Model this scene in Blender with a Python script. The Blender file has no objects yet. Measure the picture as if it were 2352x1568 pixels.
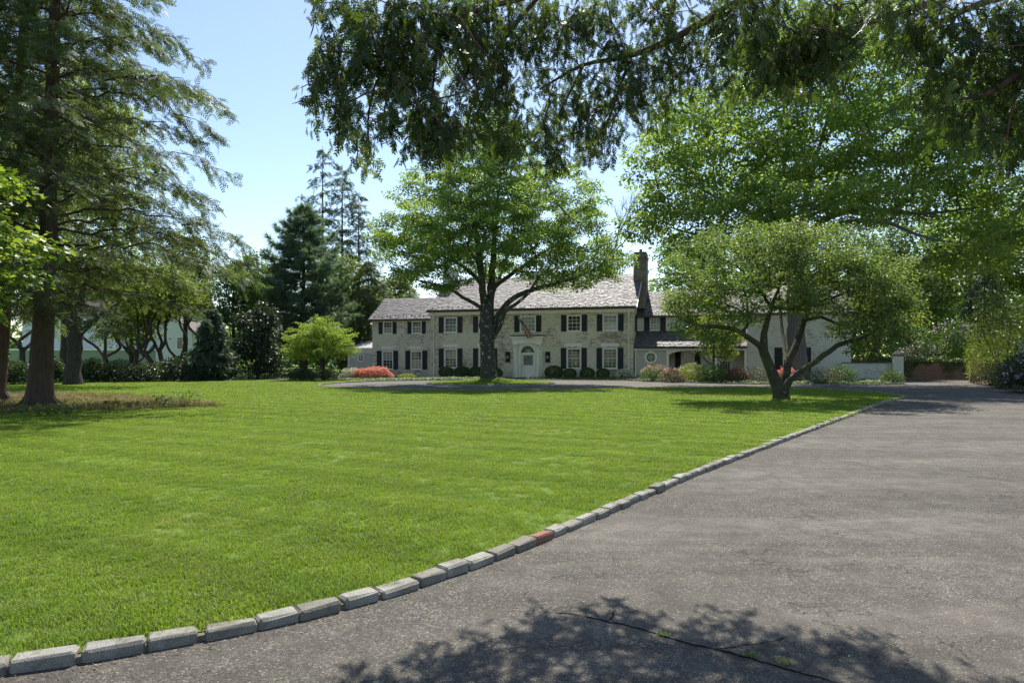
import bpy, bmesh, math
import numpy as np
from mathutils import Vector, Matrix
from mathutils.geometry import tessellate_polygon
R = math.radians
sc = bpy.context.scene
COL = sc.collection

# ------------------------------------------------------------------ camera, sky, sun, exposure
CAMH = 1.6
cam = bpy.data.objects.new('camera', bpy.data.cameras.new('camera'))
COL.objects.link(cam)
cam.location = (0, 0, CAMH)
cam.rotation_euler = (R(90), 0, 0)
cam.data.sensor_width = 36
cam.data.lens = 24
cam.data.shift_y = 38 / 2352
cam.data.clip_start = 0.05
cam.data.clip_end = 2000
sc.camera = cam

SUN_EL, SUN_AZ = 53.0, 4.5
world = bpy.data.worlds.new('World')
sc.world = world
world.use_nodes = True
wn = world.node_tree.nodes
wl = world.node_tree.links
sky = wn.new('ShaderNodeTexSky')
sky.sky_type = 'NISHITA'
sky.sun_disc = False
sky.sun_elevation = R(SUN_EL)
sky.sun_rotation = R(SUN_AZ)
sky.altitude = 0
sky.air_density = 1.0
sky.dust_density = 0.35
sky.ozone_density = 0.9
bg = wn['Background']
bg.inputs['Strength'].default_value = 0.095
wl.new(sky.outputs[0], bg.inputs['Color'])

sun = bpy.data.objects.new('sun', bpy.data.lights.new('sun', 'SUN'))
COL.objects.link(sun)
sun.data.energy = 4.1
sun.data.angle = R(0.5)
sun.data.color = (1.0, 0.95, 0.86)
sdir = Vector((math.cos(R(SUN_EL)) * math.sin(R(SUN_AZ)), math.cos(R(SUN_EL)) * math.cos(R(SUN_AZ)), math.sin(R(SUN_EL))))
sun.rotation_euler = sdir.to_track_quat('Z', 'Y').to_euler()
sun.location = (5, 60, 60)

vs = sc.view_settings
vs.view_transform = 'Standard'
vs.look = 'None'
vs.gamma = 1
vs.use_curve_mapping = False
vs.exposure = 1.02
sc.render.engine = 'CYCLES'
cy = sc.cycles
cy.max_bounces = 10
cy.diffuse_bounces = 6
cy.glossy_bounces = 3
cy.transmission_bounces = 6
cy.transparent_max_bounces = 6
cy.use_denoising = True
cy.denoising_prefilter = 'NONE'
cy.sample_clamp_indirect = 6

# ------------------------------------------------------------------ helpers
F, CX, HY = 1568.0, 1176.0, 822.0


def at(px, py, Y):
    """a point of the photograph (2352 wide) at depth Y metres"""
    return np.array([(px - CX) / F * Y, Y, CAMH - (py - HY) / F * Y])


def gd(px, py):
    """the ground point seen at a pixel"""
    Y = CAMH * F / (py - HY)
    return np.array([(px - CX) / F * Y, Y])


def rs(seed):
    return np.random.default_rng(seed)


def tag(o, label=None, cat=None, group=None, kind=None):
    if label: o['label'] = label
    if cat: o['category'] = cat
    if group: o['group'] = group
    if kind: o['kind'] = kind
    return o


def empty(name, loc, rz=0.0):
    o = bpy.data.objects.new(name, None)
    COL.objects.link(o)
    o.location = loc
    o.rotation_euler = (0, 0, rz)
    o.empty_display_size = .3
    return o


def mesh_np(name, V, T, mat, attr=None, smooth=False):
    """mesh from numpy arrays; T is (n,3) or (n,4)"""
    V = np.ascontiguousarray(V, np.float32)
    T = np.ascontiguousarray(T, np.int32)
    me = bpy.data.meshes.new(name)
    n, k = T.shape
    me.vertices.add(len(V))
    me.vertices.foreach_set('co', V.ravel())
    me.loops.add(n * k)
    me.loops.foreach_set('vertex_index', T.ravel())
    me.polygons.add(n)
    me.polygons.foreach_set('loop_start', np.arange(0, n * k, k, dtype=np.int32))
    me.polygons.foreach_set('use_smooth', np.full(n, smooth))
    if attr is not None:
        a = me.attributes.new('v', 'FLOAT', 'POINT')
        a.data.foreach_set('value', np.ascontiguousarray(attr, np.float32))
    if mat: me.materials.append(mat)
    me.update(calc_edges=True)
    me.validate()
    return me


def ob(name, me, parent=None, loc=None):
    o = bpy.data.objects.new(name, me)
    COL.objects.link(o)
    if parent: o.parent = parent
    if loc is not None: o.location = loc
    return o


class MB:
    """collects polygons into one mesh"""
    def __init__(s): s.v = []; s.f = []

    def add(s, vs_, fs):
        k = len(s.v)
        s.v += [tuple(p) for p in vs_]
        s.f += [tuple(i + k for i in f) for f in fs]
        return s

    def box(s, x0, x1, y0, y1, z0, z1):
        return s.add([(x0, y0, z0), (x1, y0, z0), (x1, y1, z0), (x0, y1, z0), (x0, y0, z1), (x1, y0, z1), (x1, y1, z1), (x0, y1, z1)],
                     [(0, 3, 2, 1), (4, 5, 6, 7), (0, 1, 5, 4), (1, 2, 6, 5), (2, 3, 7, 6), (3, 0, 4, 7)])

    def hexa(s, p):
        return s.add(p, [(0, 3, 2, 1), (4, 5, 6, 7), (0, 1, 5, 4), (1, 2, 6, 5), (2, 3, 7, 6), (3, 0, 4, 7)])

    def prism_x(s, poly, x0, x1):
        n = len(poly)
        return s.add([(x0, y, z) for y, z in poly] + [(x1, y, z) for y, z in poly],
                     [tuple(range(n)), tuple(range(2 * n - 1, n - 1, -1))] + [(i, i + n, (i + 1) % n + n, (i + 1) % n) for i in range(n)])

    def prism_y(s, poly, y0, y1):
        n = len(poly)
        return s.add([(x, y0, z) for x, z in poly] + [(x, y1, z) for x, z in poly],
                     [tuple(range(n)), tuple(range(2 * n - 1, n - 1, -1))] + [(i, i + n, (i + 1) % n + n, (i + 1) % n) for i in range(n)])

    def tube(s, pts, rad, n=8, cap=True):
        V, Q = tube_np(np.array(pts, float), np.array(rad, float), n)
        k = len(s.v)
        s.add(V, [tuple(q) for q in Q])
        if cap:
            m = len(pts)
            s.f.append(tuple(k + i for i in range(n))[::-1])
            s.f.append(tuple(k + (m - 1) * n + i for i in range(n)))
        return s

    def build(s, name, mat, parent=None, smooth=False, loc=None):
        me = bpy.data.meshes.new(name)
        me.from_pydata(s.v, [], s.f)
        if smooth: me.polygons.foreach_set('use_smooth', [True] * len(me.polygons))
        if mat: me.materials.append(mat)
        bm = bmesh.new(); bm.from_mesh(me); bmesh.ops.recalc_face_normals(bm, faces=bm.faces); bm.to_mesh(me); bm.free()
        me.update()
        return ob(name, me, parent, loc)


def norm(a):
    return a / np.maximum(np.linalg.norm(a, axis=-1, keepdims=True), 1e-9)


def tube_np(P, r, n):
    m = len(P)
    T = np.gradient(P, axis=0)
    T = norm(T)
    ref = np.array([0.0, 1, 0.02]) if abs(T[:, 1]).mean() < .8 else np.array([1.0, 0, 0])
    A = norm(np.cross(T, ref)); B = np.cross(T, A)
    an = np.arange(n) * 2 * math.pi / n
    V = P[:, None] + r[:, None, None] * (np.cos(an)[None, :, None] * A[:, None] + np.sin(an)[None, :, None] * B[:, None])
    i = np.arange(m - 1)[:, None] * n; j = np.arange(n)[None]
    Q = np.stack([i + j, i + (j + 1) % n, i + n + (j + 1) % n, i + n + j], -1).reshape(-1, 4)
    return V.reshape(-1, 3), Q


def catmull(P, step):
    """resample a polyline (columns incl. radius) with a Catmull-Rom spline"""
    P = np.array(P, float)
    if len(P) == 2:
        n = max(2, int(np.linalg.norm(P[1, :3] - P[0, :3]) / step) + 1)
        t = np.linspace(0, 1, n)[:, None]
        return P[0] * (1 - t) + P[1] * t
    E = np.vstack([2 * P[0] - P[1], P, 2 * P[-1] - P[-2]])
    out = []
    for i in range(1, len(E) - 2):
        p0, p1, p2, p3 = E[i - 1], E[i], E[i + 1], E[i + 2]
        n = max(1, int(np.linalg.norm(p2[:3] - p1[:3]) / step + .5))
        t = (np.arange(n) / n)[:, None]
        out.append(.5 * (2 * p1 + (p2 - p0) * t + (2 * p0 - 5 * p1 + 4 * p2 - p3) * t ** 2 + (3 * p1 - p0 - 3 * p2 + p3) * t ** 3))
    out.append(P[-1:])
    return np.vstack(out)


def in_poly(X, Y, poly):
    ins = np.zeros(len(X), bool)
    n = len(poly)
    for i in range(n):
        x0, y0 = poly[i]; x1, y1 = poly[(i + 1) % n]
        c = ((y0 > Y) != (y1 > Y)) & (X < (x1 - x0) * (Y - y0) / (y1 - y0 + 1e-12) + x0)
        ins ^= c
    return ins


# ------------------------------------------------------------------ materials
MATS = {}


class NT:
    """small node-tree writer"""
    def __init__(s, name):
        s.m = bpy.data.materials.new(name); s.m.use_nodes = True
        s.n = s.m.node_tree.nodes; s.l = s.m.node_tree.links
        s.p = s.n['Principled BSDF']; s.out = s.n['Material Output']
        MATS[name] = s.m

    def nd(s, typ, **kw):
        x = s.n.new('ShaderNode' + typ)
        for k, v in kw.items(): setattr(x, k, v)
        return x

    def lk(s, a, b): s.l.new(a, b)

    def noise(s, scale, detail=4, rough=.55, vec=None, dist=0.0):
        x = s.nd('TexNoise'); x.inputs['Scale'].default_value = scale; x.inputs['Detail'].default_value = detail
        x.inputs['Roughness'].default_value = rough; x.inputs['Distortion'].default_value = dist
        if vec is not None: s.lk(vec, x.inputs['Vector'])
        return x.outputs['Fac']

    def ramp(s, fac, stops, interp='LINEAR'):
        x = s.nd('ValToRGB'); x.color_ramp.interpolation = interp
        e = x.color_ramp.elements
        while len(e) < len(stops): e.new(.5)
        for k, (p, c) in enumerate(stops):
            e[k].position = p
            e[k].color = (c, c, c, 1) if isinstance(c, (int, float)) else (*c, 1)
        s.lk(fac, x.inputs[0])
        return x.outputs[0]

    def mix(s, fac, a, b, mode='MIX'):
        x = s.nd('Mix', data_type='RGBA', blend_type=mode)
        for sock, val in ((x.inputs[0], fac), (x.inputs[6], a), (x.inputs[7], b)):
            if isinstance(val, (int, float)): sock.default_value = val
            elif isinstance(val, tuple): sock.default_value = (*val, 1)
            else: s.lk(val, sock)
        return x.outputs[2]

    def math(s, op, a, b=0.0, clamp=False):
        x = s.nd('Math', operation=op, use_clamp=clamp)
        for sock, val in ((x.inputs[0], a), (x.inputs[1], b)):
            if isinstance(val, (int, float)): sock.default_value = val
            else: s.lk(val, sock)
        return x.outputs[0]

    def bump(s, h, strength=.5, dist=.02):
        x = s.nd('Bump'); x.inputs['Strength'].default_value = strength; x.inputs['Distance'].default_value = dist
        s.lk(h, x.inputs['Height']); s.lk(x.outputs[0], s.p.inputs['Normal'])
        return x

    def set(s, col=None, rough=None, spec=None, metal=None):
        for k, val in (('Base Color', col), ('Roughness', rough), ('Specular IOR Level', spec), ('Metallic', metal)):
            if val is None: continue
            if isinstance(val, tuple): s.p.inputs[k].default_value = (*val, 1)
            elif isinstance(val, (int, float)): s.p.inputs[k].default_value = val
            else: s.lk(val, s.p.inputs[k])
        return s

    def pos(s): return s.nd('NewGeometry').outputs['Position']

    def obj(s): return s.nd('TexCoord').outputs['Object']

    def scaled(s, vec, sx, sy, sz):
        x = s.nd('Mapping'); x.inputs['Scale'].default_value = (sx, sy, sz); s.lk(vec, x.inputs['Vector'])
        return x.outputs[0]


def paint(name, col, rough=.5, spec=.4, var=.12, scale=3.0):
    t = NT(name)
    n = t.noise(scale, 5, .6, t.pos())
    lo = tuple(c * (1 - var) for c in col); hi = tuple(min(1, c * (1 + var)) for c in col)
    t.set(t.ramp(n, [(.3, lo), (.7, hi)]), rough, spec)
    return t.m


def leafmat(name, cols, trans=.45, tint=(1.5, 1.45, .55), rough=.45, spec=.35):
    """cols: three base colours, chosen leaf by leaf with the attribute v"""
    t = NT(name)
    at_ = t.nd('Attribute'); at_.attribute_name = 'v'
    c = t.ramp(at_.outputs['Fac'], [(.05, cols[0]), (.5, cols[1]), (.95, cols[2])])
    t.set(c, rough, spec)
    tr = t.nd('BsdfTranslucent')
    t.lk(t.mix(1.0, c, tint, 'MULTIPLY'), tr.inputs['Color'])
    mx = t.nd('MixShader'); mx.inputs[0].default_value = trans
    t.lk(t.p.outputs[0], mx.inputs[1]); t.lk(tr.outputs[0], mx.inputs[2]); t.lk(mx.outputs[0], t.out.inputs['Surface'])
    return t.m


def barkmat(name, dark, light, zs=.25, scale=9.0, lichen=None, spots=.62, moss=None, bump=.8):
    t = NT(name)
    o = t.scaled(t.pos(), 1, 1, zs)
    n = t.math('ADD', t.math('MULTIPLY', t.noise(scale, 7, .65, o, .6), .62), t.math('MULTIPLY', t.noise(scale * 1.7, 6, .7, t.pos(), .8), .38))
    c = t.ramp(n, [(.33, dark), (.66, light)])
    if moss:
        c = t.mix(t.ramp(t.noise(1.6, 4, .6, t.pos()), [(.48, 0.0), (.62, .8)]), c, moss)
    if lichen:
        c = t.mix(t.ramp(t.noise(4.5, 5, .62, t.pos(), .5), [(spots, 0.0), (spots + .05, .85)]), c, lichen)
    t.set(c, .9, .15)
    t.bump(n, bump, .04)
    return t.m


# foliage
LM_BEECH = leafmat('beech_leaf', [(.095, .162, .048), (.150, .235, .072), (.230, .312, .115)], .62, (1.65, 1.6, .6), .4, .4)
LM_OAK = leafmat('oak_leaf', [(.096, .164, .046), (.152, .236, .068), (.230, .312, .110)], .62, (1.65, 1.6, .6), .45, .35)
LM_APPLE = leafmat('apple_leaf', [(.068, .116, .042), (.112, .178, .064), (.180, .218, .095)], .56, (1.65, 1.6, .6), .45, .45)
LM_MAPLE = leafmat('maple_leaf', [(.100, .175, .036), (.155, .240, .054), (.23, .30, .09)], 0.54, (1.6, 1.5, .5), .42, .4)
LM_YELLOW = leafmat('yellow_green_leaf', [(.100, .152, .036), (.155, .212, .054), (.225, .275, .082)], .60, (1.6, 1.5, .5), .5, .3)
LM_LIME = leafmat('lime_maple_leaf', [(.140, .215, .050), (.205, .290, .072), (.285, .365, .115)], .58, (1.5, 1.5, .5), .5, .3)
LM_MID = leafmat('mid_green_leaf', [(.066, .108, .032), (.105, .158, .048), (.160, .208, .072)], 0.52, (1.5, 1.45, .5), .5, .3)
LM_FAR = leafmat('far_green_leaf', [(.070, .122, .055), (.105, .168, .070), (.15, .21, .09)], 0.5, (1.4, 1.4, .6), .6, .2)
LM_DARK = leafmat('dark_evergreen_leaf', [(.034, .060, .028), (.056, .090, .042), (.095, .122, .066)], 0.32, (1.4, 1.4, .6), .35, .5)
LM_HEM = leafmat('hemlock_needle', [(.052, .088, .042), (.085, .128, .058), (.130, .165, .075)], 0.45, (1.6, 1.5, .6), .5, .3)
LM_PINE = leafmat('pine_needle', [(.085, .140, .100), (.125, .190, .130), (.175, .230, .145)], 0.45, (1.3, 1.35, .7), .5, .3)
LM_SPRUCE = leafmat('spruce_needle', [(.046, .082, .058), (.070, .112, .074), (.10, .145, .09)], 0.36, (1.3, 1.3, .7), .5, .3)
LM_CEDAR = leafmat('cedar_frond', [(.048, .078, .034), (.082, .124, .046), (.145, .190, .062)], .5, (1.6, 1.6, .4), .45, .4)
LM_CONE = leafmat('cedar_brown', [(.07, .022, .014), (.10, .032, .02), (.14, .05, .03)], .3, (1.4, 1.1, .8), .7, .2)
LM_BOX = leafmat('boxwood_leaf', [(.046, .092, .024), (.072, .132, .034), (.112, .180, .052)], 0.36, (1.5, 1.5, .5), .4, .4)
LM_COVER = leafmat('pachysandra_leaf', [(.045, .100, .020), (.085, .155, .030), (.15, .22, .05)], .35, (1.4, 1.4, .5), .45, .35)
LM_TAN = leafmat('tan_azalea_leaf', [(.060, .075, .030), (.100, .110, .048), (.17, .15, .075)], .3, (1.3, 1.2, .6), .45, .35)
LM_IVY = leafmat('ivy_leaf', [(.05, .10, .02), (.09, .15, .03), (.15, .21, .05)], .35, (1.4, 1.4, .5), .4, .4)
LM_CORAL = leafmat('coral_blossom', [(.62, .22, .17), (.72, .32, .25), (.80, .46, .37)], 0.35, (1.2, 1.0, .9), .6, .2)
LM_PINK = leafmat('pink_blossom', [(.58, .22, .25), (.70, .34, .35), (.76, .50, .48)], 0.35, (1.1, 1.0, 1.0), .6, .2)
LM_MAROON = leafmat('maroon_blossom', [(.16, .04, .05), (.26, .07, .08), (.36, .12, .12)], .3, (1.2, 1.0, 1.0), .6, .2)
LM_MAUVE = leafmat('mauve_blossom', [(.46, .32, .48), (.58, .42, .58), (.70, .56, .70)], 0.35, (1.1, 1.0, 1.0), .6, .2)
LM_WHITE = leafmat('cream_blossom', [(.50, .50, .38), (.65, .64, .50), (.78, .77, .68)], .3, (1.1, 1.0, .9), .6, .2)
LM_MAG = leafmat('magnolia_leaf', [(.030, .050, .026), (.052, .078, .042), (.10, .125, .085)], 0.2, (1.3, 1.3, .6), .42, .4)
# bark
BK_BEECH = barkmat('beech_bark', (.030, .030, .025), (.105, .100, .080), .6, 6, (.42, .44, .40), .59)
BK_OAK = barkmat('oak_bark', (.07, .066, .058), (.20, .19, .17), .12, 14)
BK_OAKLIMB = barkmat('dark_limb_bark', (.020, .018, .014), (.065, .058, .045), .5, 9)
BK_APPLE = barkmat('apple_bark', (.030, .026, .020), (.095, .085, .065), .5, 10, (.21, .24, .17), .62, (.075, .085, .030))
BK_HEM = barkmat('hemlock_bark', (.050, .036, .026), (.135, .100, .074), .14, 16)
BK_DARK = barkmat('dark_bark', (.026, .023, .020), (.085, .076, .064), .3, 10)
BK_TWIST = barkmat('twisted_bark', (.040, .032, .026), (.120, .098, .080), .4, 9)
BK_CEDAR = barkmat('cedar_bark', (.075, .045, .030), (.19, .125, .090), .3, 20)
# paints and building stuff
M_WHITE = paint('white_trim', (.84, .82, .72), .45, .4, .06)
M_CREAM = paint('cream_siding', (.74, .73, .60), .5, .35, .06)
M_LATBACK = paint('lattice_backing', (.30, .31, .25), .7, .2, .1)
M_SHUT = paint('shutter_black', (.022, .020, .026), .45, .35, .25, 6)
M_IRON = paint('black_iron', (.012, .013, .014), .5, .4, .2)
M_STEP = paint('stone_step', (.20, .19, .15), .8, .2, .2)
M_METALROOF = paint('metal_roof', (.42, .44, .44), .4, .5, .08)
M_GUTTER = paint('copper_gutter', (.06, .052, .045), .5, .5, .2)
M_DOORSCREEN = paint('door_screen', (.20, .205, .185), .35, .4, .05)
M_CREST = paint('door_crest', (.05, .055, .05), .6, .2, .1)
M_SOIL = paint('soil', (.095, .072, .050), .95, .1, .4, 6)
M_BALL = paint('weathered_stone', (.20, .18, .155), .9, .1, .3, 8)
M_CURTAIN = paint('lamp_glass', (.75, .72, .60), .3, .4, .05)
M_NOTE = paint('paper_note', (.65, .50, .18), .8, .2, .05)
M_NEIGH = paint('neighbour_paint', (.68, .70, .70), .55, .3, .05)
M_NEIGHG = paint('neighbour_lower_wall', (.28, .34, .22), .6, .2, .1)


def glassmat():
    t = NT('window_glass')
    n = t.noise(1.7, 3, .5, t.pos())
    t.set(t.ramp(n, [(.35, (.012, .016, .013)), (.75, (.13, .15, .11))]), .06, .5)  # paler greenish patches are reflections painted into the glass colour
    t.bump(t.noise(2.5, 2, .5, t.pos()), .05, .02)
    return t.m


M_GLASS = glassmat()
M_GLASSPALE = paint('curtain_and_reflection_glass', (.34, .34, .28), .08, .5, .25, 4)  # pale base colour stands for curtains and for bright reflections painted into the pane
PN = rs(606)


def brickmat(name, paintc, paintc2, brick1, brick2, worn_lo, worn_hi, mortar, green=None):
    t = NT(name)
    o = t.obj()
    sp = t.nd('SeparateXYZ'); t.lk(o, sp.inputs[0])
    cb = t.nd('CombineXYZ'); t.lk(t.math('ADD', sp.outputs[0], sp.outputs[1]), cb.inputs[0]); t.lk(sp.outputs[2], cb.inputs[1])

    def br(c1, c2, mo):
        b = t.nd('TexBrick'); t.lk(cb.outputs[0], b.inputs['Vector'])
        b.inputs['Scale'].default_value = 1.0; b.inputs['Brick Width'].default_value = .215; b.inputs['Row Height'].default_value = .0735
        b.inputs['Mortar Size'].default_value = .009; b.inputs['Mortar Smooth'].default_value = .2; b.inputs['Bias'].default_value = 0.0
        b.inputs['Color1'].default_value = (*c1, 1); b.inputs['Color2'].default_value = (*c2, 1); b.inputs['Mortar'].default_value = (*mo, 1)
        return b
    rnd = br((0, 0, 0), (1, 1, 1), (.25, .25, .25))
    base = br(brick1, brick2, mortar)
    big = t.noise(.55, 4, .6, o, .4)
    fine = t.noise(14, 5, .7, o)
    m = t.math('ADD', t.math('MULTIPLY', big, 1.1), t.math('ADD', t.math('MULTIPLY', rnd.outputs['Color'], .26), t.math('MULTIPLY', fine, .55)))
    worn = t.ramp(t.math('MULTIPLY', m, .6), [(worn_lo, 0.0), (worn_hi, 1.0)])
    pc = t.ramp(t.noise(1.1, 5, .65, o), [(.3, paintc), (.7, paintc2)])
    # painted joints stay slightly darker than painted faces
    pj = t.mix(rnd.outputs['Fac'], pc, tuple(c * .72 for c in paintc))
    t.set(t.mix(worn, pj, base.outputs['Color']), .8, .2)
    h = t.math('SUBTRACT', t.math('MULTIPLY', fine, .35), rnd.outputs['Fac'])
    t.bump(h, .9, .012)
    return t.m


M_BRICK = brickmat('whitewashed_brick', (.80, .73, .55), (.88, .81, .64), (.24, .155, .110), (.38, .25, .18),   .56, .69, (.46, .43, .34))
M_BRICKW = brickmat('painted_white_brick', (.72, .72, .62), (.82, .82, .72), (.26, .22, .17), (.36, .30, .24), .60, .76, (.50, .48, .40))
M_BRICKR = brickmat('old_red_brick', (.30, .26, .21), (.36, .31, .25), (.17, .085, .055), (.27, .14, .09), .34, .50, (.24, .20, .16))
M_BRICKCH = brickmat('chimney_brick', (.33, .30, .24), (.42, .38, .31), (.15, .10, .07), (.22, .15, .11), .46, .60, (.28, .25, .21))


def slatemat():
    t = NT('slate')
    at_ = t.nd('Attribute'); at_.attribute_name = 'v'
    c = t.ramp(at_.outputs['Fac'], [(.0, (.070, .070, .078)), (.5, (.130, .115, .115)), (1.0, (.22, .188, .175))])
    n = t.noise(9, 6, .65, t.pos())
    c = t.mix(t.ramp(n, [(.35, .25), (.7, 0.0)]), c, (.045, .045, .05))
    t.set(c, t.ramp(t.noise(5, 3, .6, t.pos()), [(.3, .55), (.7, .78)]), .26)
    t.bump(n, .5, .01)
    return t.m


M_SLATE = slatemat()


def asphaltmat():
    t = NT('asphalt')
    p = t.pos()
    v = t.nd('TexVoronoi'); v.inputs['Scale'].default_value = 95; t.lk(p, v.inputs['Vector'])
    v2 = t.nd('TexVoronoi'); v2.inputs['Scale'].default_value = 105; t.lk(p, v2.inputs['Vector'])
    hs = t.nd('SeparateXYZ'); t.lk(v.outputs['Color'], hs.inputs[0])
    stone = t.ramp(hs.outputs[0], [(.0, (.036, .031, .025)), (.55, (.090, .080, .064)), (.88, (.160, .144, .116)), (1.0, (.27, .25, .205))])
    # wheel-worn, drawn out along the drive
    mp = t.nd('Mapping'); mp.inputs['Rotation'].default_value = (0, 0, R(38)); mp.inputs['Scale'].default_value = (.10, .55, 1); t.lk(p, mp.inputs['Vector'])
    lane = t.noise(1.6, 5, .6, mp.outputs[0], .5)
    big = t.noise(.45, 5, .62, p, .4)
    mid = t.noise(3.2, 6, .7, p)
    c = t.mix(t.ramp(lane, [(.42, 0.0), (.60, .55)]), stone, (.21, .19, .158))
    c = t.mix(t.ramp(big, [(.36, .42), (.60, 0.0)]), c, (.060, .051, .041))
    c = t.mix(t.ramp(mid, [(.40, .45), (.58, 0.0)]), c, (.042, .037, .031))
    ls = t.nd('SeparateXYZ'); t.lk(v2.outputs['Color'], ls.inputs[0])
    c = t.mix(t.ramp(ls.outputs[1], [(.985, 0.0), (.992, .6)]), c, (.36, .33, .27))
    c = t.mix(t.ramp(t.noise(.9, 4, .5, p, 1.0), [(.66, 0.0), (.70, .40)]), c, (.040, .036, .032))
    # fine ravelled cracks
    vc = t.nd('TexVoronoi', feature='DISTANCE_TO_EDGE'); vc.inputs['Scale'].default_value = 1.3
    wv = t.nd('VectorMath', operation='ADD'); nz = t.nd('TexNoise'); nz.inputs['Scale'].default_value = 2.5; nz.inputs['Detail'].default_value = 6; t.lk(p, nz.inputs['Vector'])
    t.lk(p, wv.inputs[0]); t.lk(nz.outputs['Color'], wv.inputs[1]); t.lk(wv.outputs[0], vc.inputs['Vector'])
    ck = t.math('MULTIPLY', t.ramp(vc.outputs['Distance'], [(.003, 1.0), (.013, 0.0)]), t.ramp(t.noise(.6, 3, .5, p), [(.46, 0.0), (.56, .8)]))
    c = t.mix(ck, c, (.018, .016, .014))
    t.set(c, .8, .22)
    h = t.math('ADD', t.math('MULTIPLY', hs.outputs[0], .6), t.math('MULTIPLY', v.outputs['Distance'], -.6))
    t.bump(h, .7, .012)
    return t.m


M_ASPH = asphaltmat()


def granitemat(name, tint=(1, 1, 1)):
    t = NT(name)
    p = t.pos()
    n = t.noise(5, 6, .65, p); f = t.noise(140, 3, .7, p)
    a = tuple(.27 * k for k in (1.0, .95, .84)); b = tuple(.47 * k for k in (1.0, .96, .88))
    c = t.ramp(n, [(.3, tuple(x * y for x, y in zip(a, tint))), (.7, tuple(x * y for x, y in zip(b, tint)))])
    c = t.mix(t.ramp(f, [(.40, .5), (.52, 0.0)]), c, (.09, .09, .085))
    c = t.mix(t.ramp(t.noise(9, 5, .7, p), [(.56, 0.0), (.66, .55)]), c, (.12, .11, .085))
    oi = t.nd('ObjectInfo')
    c = t.mix(1.0, c, t.ramp(oi.outputs['Random'], [(0.0, (.66, .63, .56)), (.5, (.88, .87, .84)), (1.0, (1.08, 1.06, 1.0))]), 'MULTIPLY')
    c = t.mix(t.ramp(t.noise(3.3, 6, .7, p, .6), [(.50, 0.0), (.66, .6)]), c, (.13, .12, .085))
    t.set(c, .88, .2)
    t.bump(t.math('ADD', f, t.math('MULTIPLY', n, 1.5)), .8, .012)
    return t.m


M_GRAN = granitemat('granite')
M_GRANRED = granitemat('red_painted_granite', (.85, .42, .32))


def mow(t, p, c):
    """faint mower bands: light and dark sheen of the nap painted into the grass colour"""
    mp = t.nd('Mapping'); mp.inputs['Rotation'].default_value = (0, 0, R(-62)); t.lk(p, mp.inputs['Vector'])
    w = t.nd('TexWave', bands_direction='X'); w.inputs['Scale'].default_value = .28; w.inputs['Distortion'].default_value = 1.6; w.inputs['Detail'].default_value = 2; w.inputs['Detail Scale'].default_value = .6
    t.lk(mp.outputs[0], w.inputs['Vector'])
    c = t.mix(1.0, c, t.ramp(w.outputs['Fac'], [(.25, (.90, .92, .90)), (.75, (1.08, 1.06, 1.08))]), 'MULTIPLY')
    # thin, yellowed places
    return t.mix(t.ramp(t.noise(.55, 5, .62, p, .4), [(.54, 0.0), (.72, .42)]), c, (.235, .255, .075))


def lawnmat():
    t = NT('lawn')
    p = t.pos()
    n = t.noise(.25, 4, .6, p); f = t.noise(18, 5, .7, p); m = t.noise(1.7, 5, .65, p)
    c = t.ramp(n, [(.3, (.108, .172, .026)), (.7, (.150, .222, .038))])
    c = t.mix(t.ramp(f, [(.35, .6), (.7, 0.0)]), c, (.050, .088, .014))
    c = t.mix(t.ramp(m, [(.60, 0.0), (.78, .35)]), c, (.13, .15, .035))
    t.set(mow(t, p, c), .9, .1)
    t.bump(f, .8, .03)
    return t.m


M_LAWN = lawnmat()


def blademat(name, c0, c1, c2):
    t = NT(name)
    at_ = t.nd('Attribute'); at_.attribute_name = 'v'
    oi = t.nd('ObjectInfo')
    n = t.noise(.25, 4, .6, t.pos()); m = t.noise(1.3, 5, .65, t.pos())
    k = t.math('ADD', t.math('MULTIPLY', at_.outputs['Fac'], .38), t.math('ADD', t.math('MULTIPLY', oi.outputs['Random'], .22), t.math('MULTIPLY', n, .5)))
    c = t.ramp(k, [(.15, c0), (.5, c1), (.9, c2)])
    c = t.mix(t.ramp(m, [(.56, 0.0), (.76, .45)]), c, tuple(x * y for x, y in zip(c2, (1.15, .95, 1.5))))
    c = t.mix(t.ramp(t.noise(7, 4, .7, t.pos()), [(.56, 0.0), (.74, .24)]), c, (.24, .23, .11))
    c = t.mix(t.ramp(oi.outputs['Random'], [(.88, 0.0), (.92, .40)]), c, (.26, .25, .13))
    c = mow(t, t.pos(), c) if 'dry' not in name else c
    t.set(c, .5, .22)
    tr = t.nd('BsdfTranslucent'); t.lk(t.mix(1.0, c, (1.45, 1.4, .55), 'MULTIPLY'), tr.inputs['Color'])
    mx = t.nd('MixShader'); mx.inputs[0].default_value = .48
    t.lk(t.p.outputs[0], mx.inputs[1]); t.lk(tr.outputs[0], mx.inputs[2]); t.lk(mx.outputs[0], t.out.inputs['Surface'])
    return t.m


M_BLADE = blademat('grass_blade', (.096, .165, .022), (.165, .255, .036), (.240, .325, .066))
M_DRY = blademat('dry_grass_blade', (.075, .090, .035), (.150, .145, .075), (.24, .215, .125))


def mulchmat():
    t = NT('mulch')
    p = t.pos()
    f = t.noise(26, 5, .7, p); n = t.noise(1.3, 4, .6, p)
    c = t.ramp(f, [(.3, (.045, .028, .019)), (.55, (.115, .075, .052)), (.75, (.22, .16, .115))])
    c = t.mix(t.ramp(n, [(.5, 0.0), (.7, .6)]), c, (.13, .12, .055))
    t.set(c, .95, .1); t.bump(f, 1.0, .03)
    return t.m


M_MULCH = mulchmat()

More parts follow.
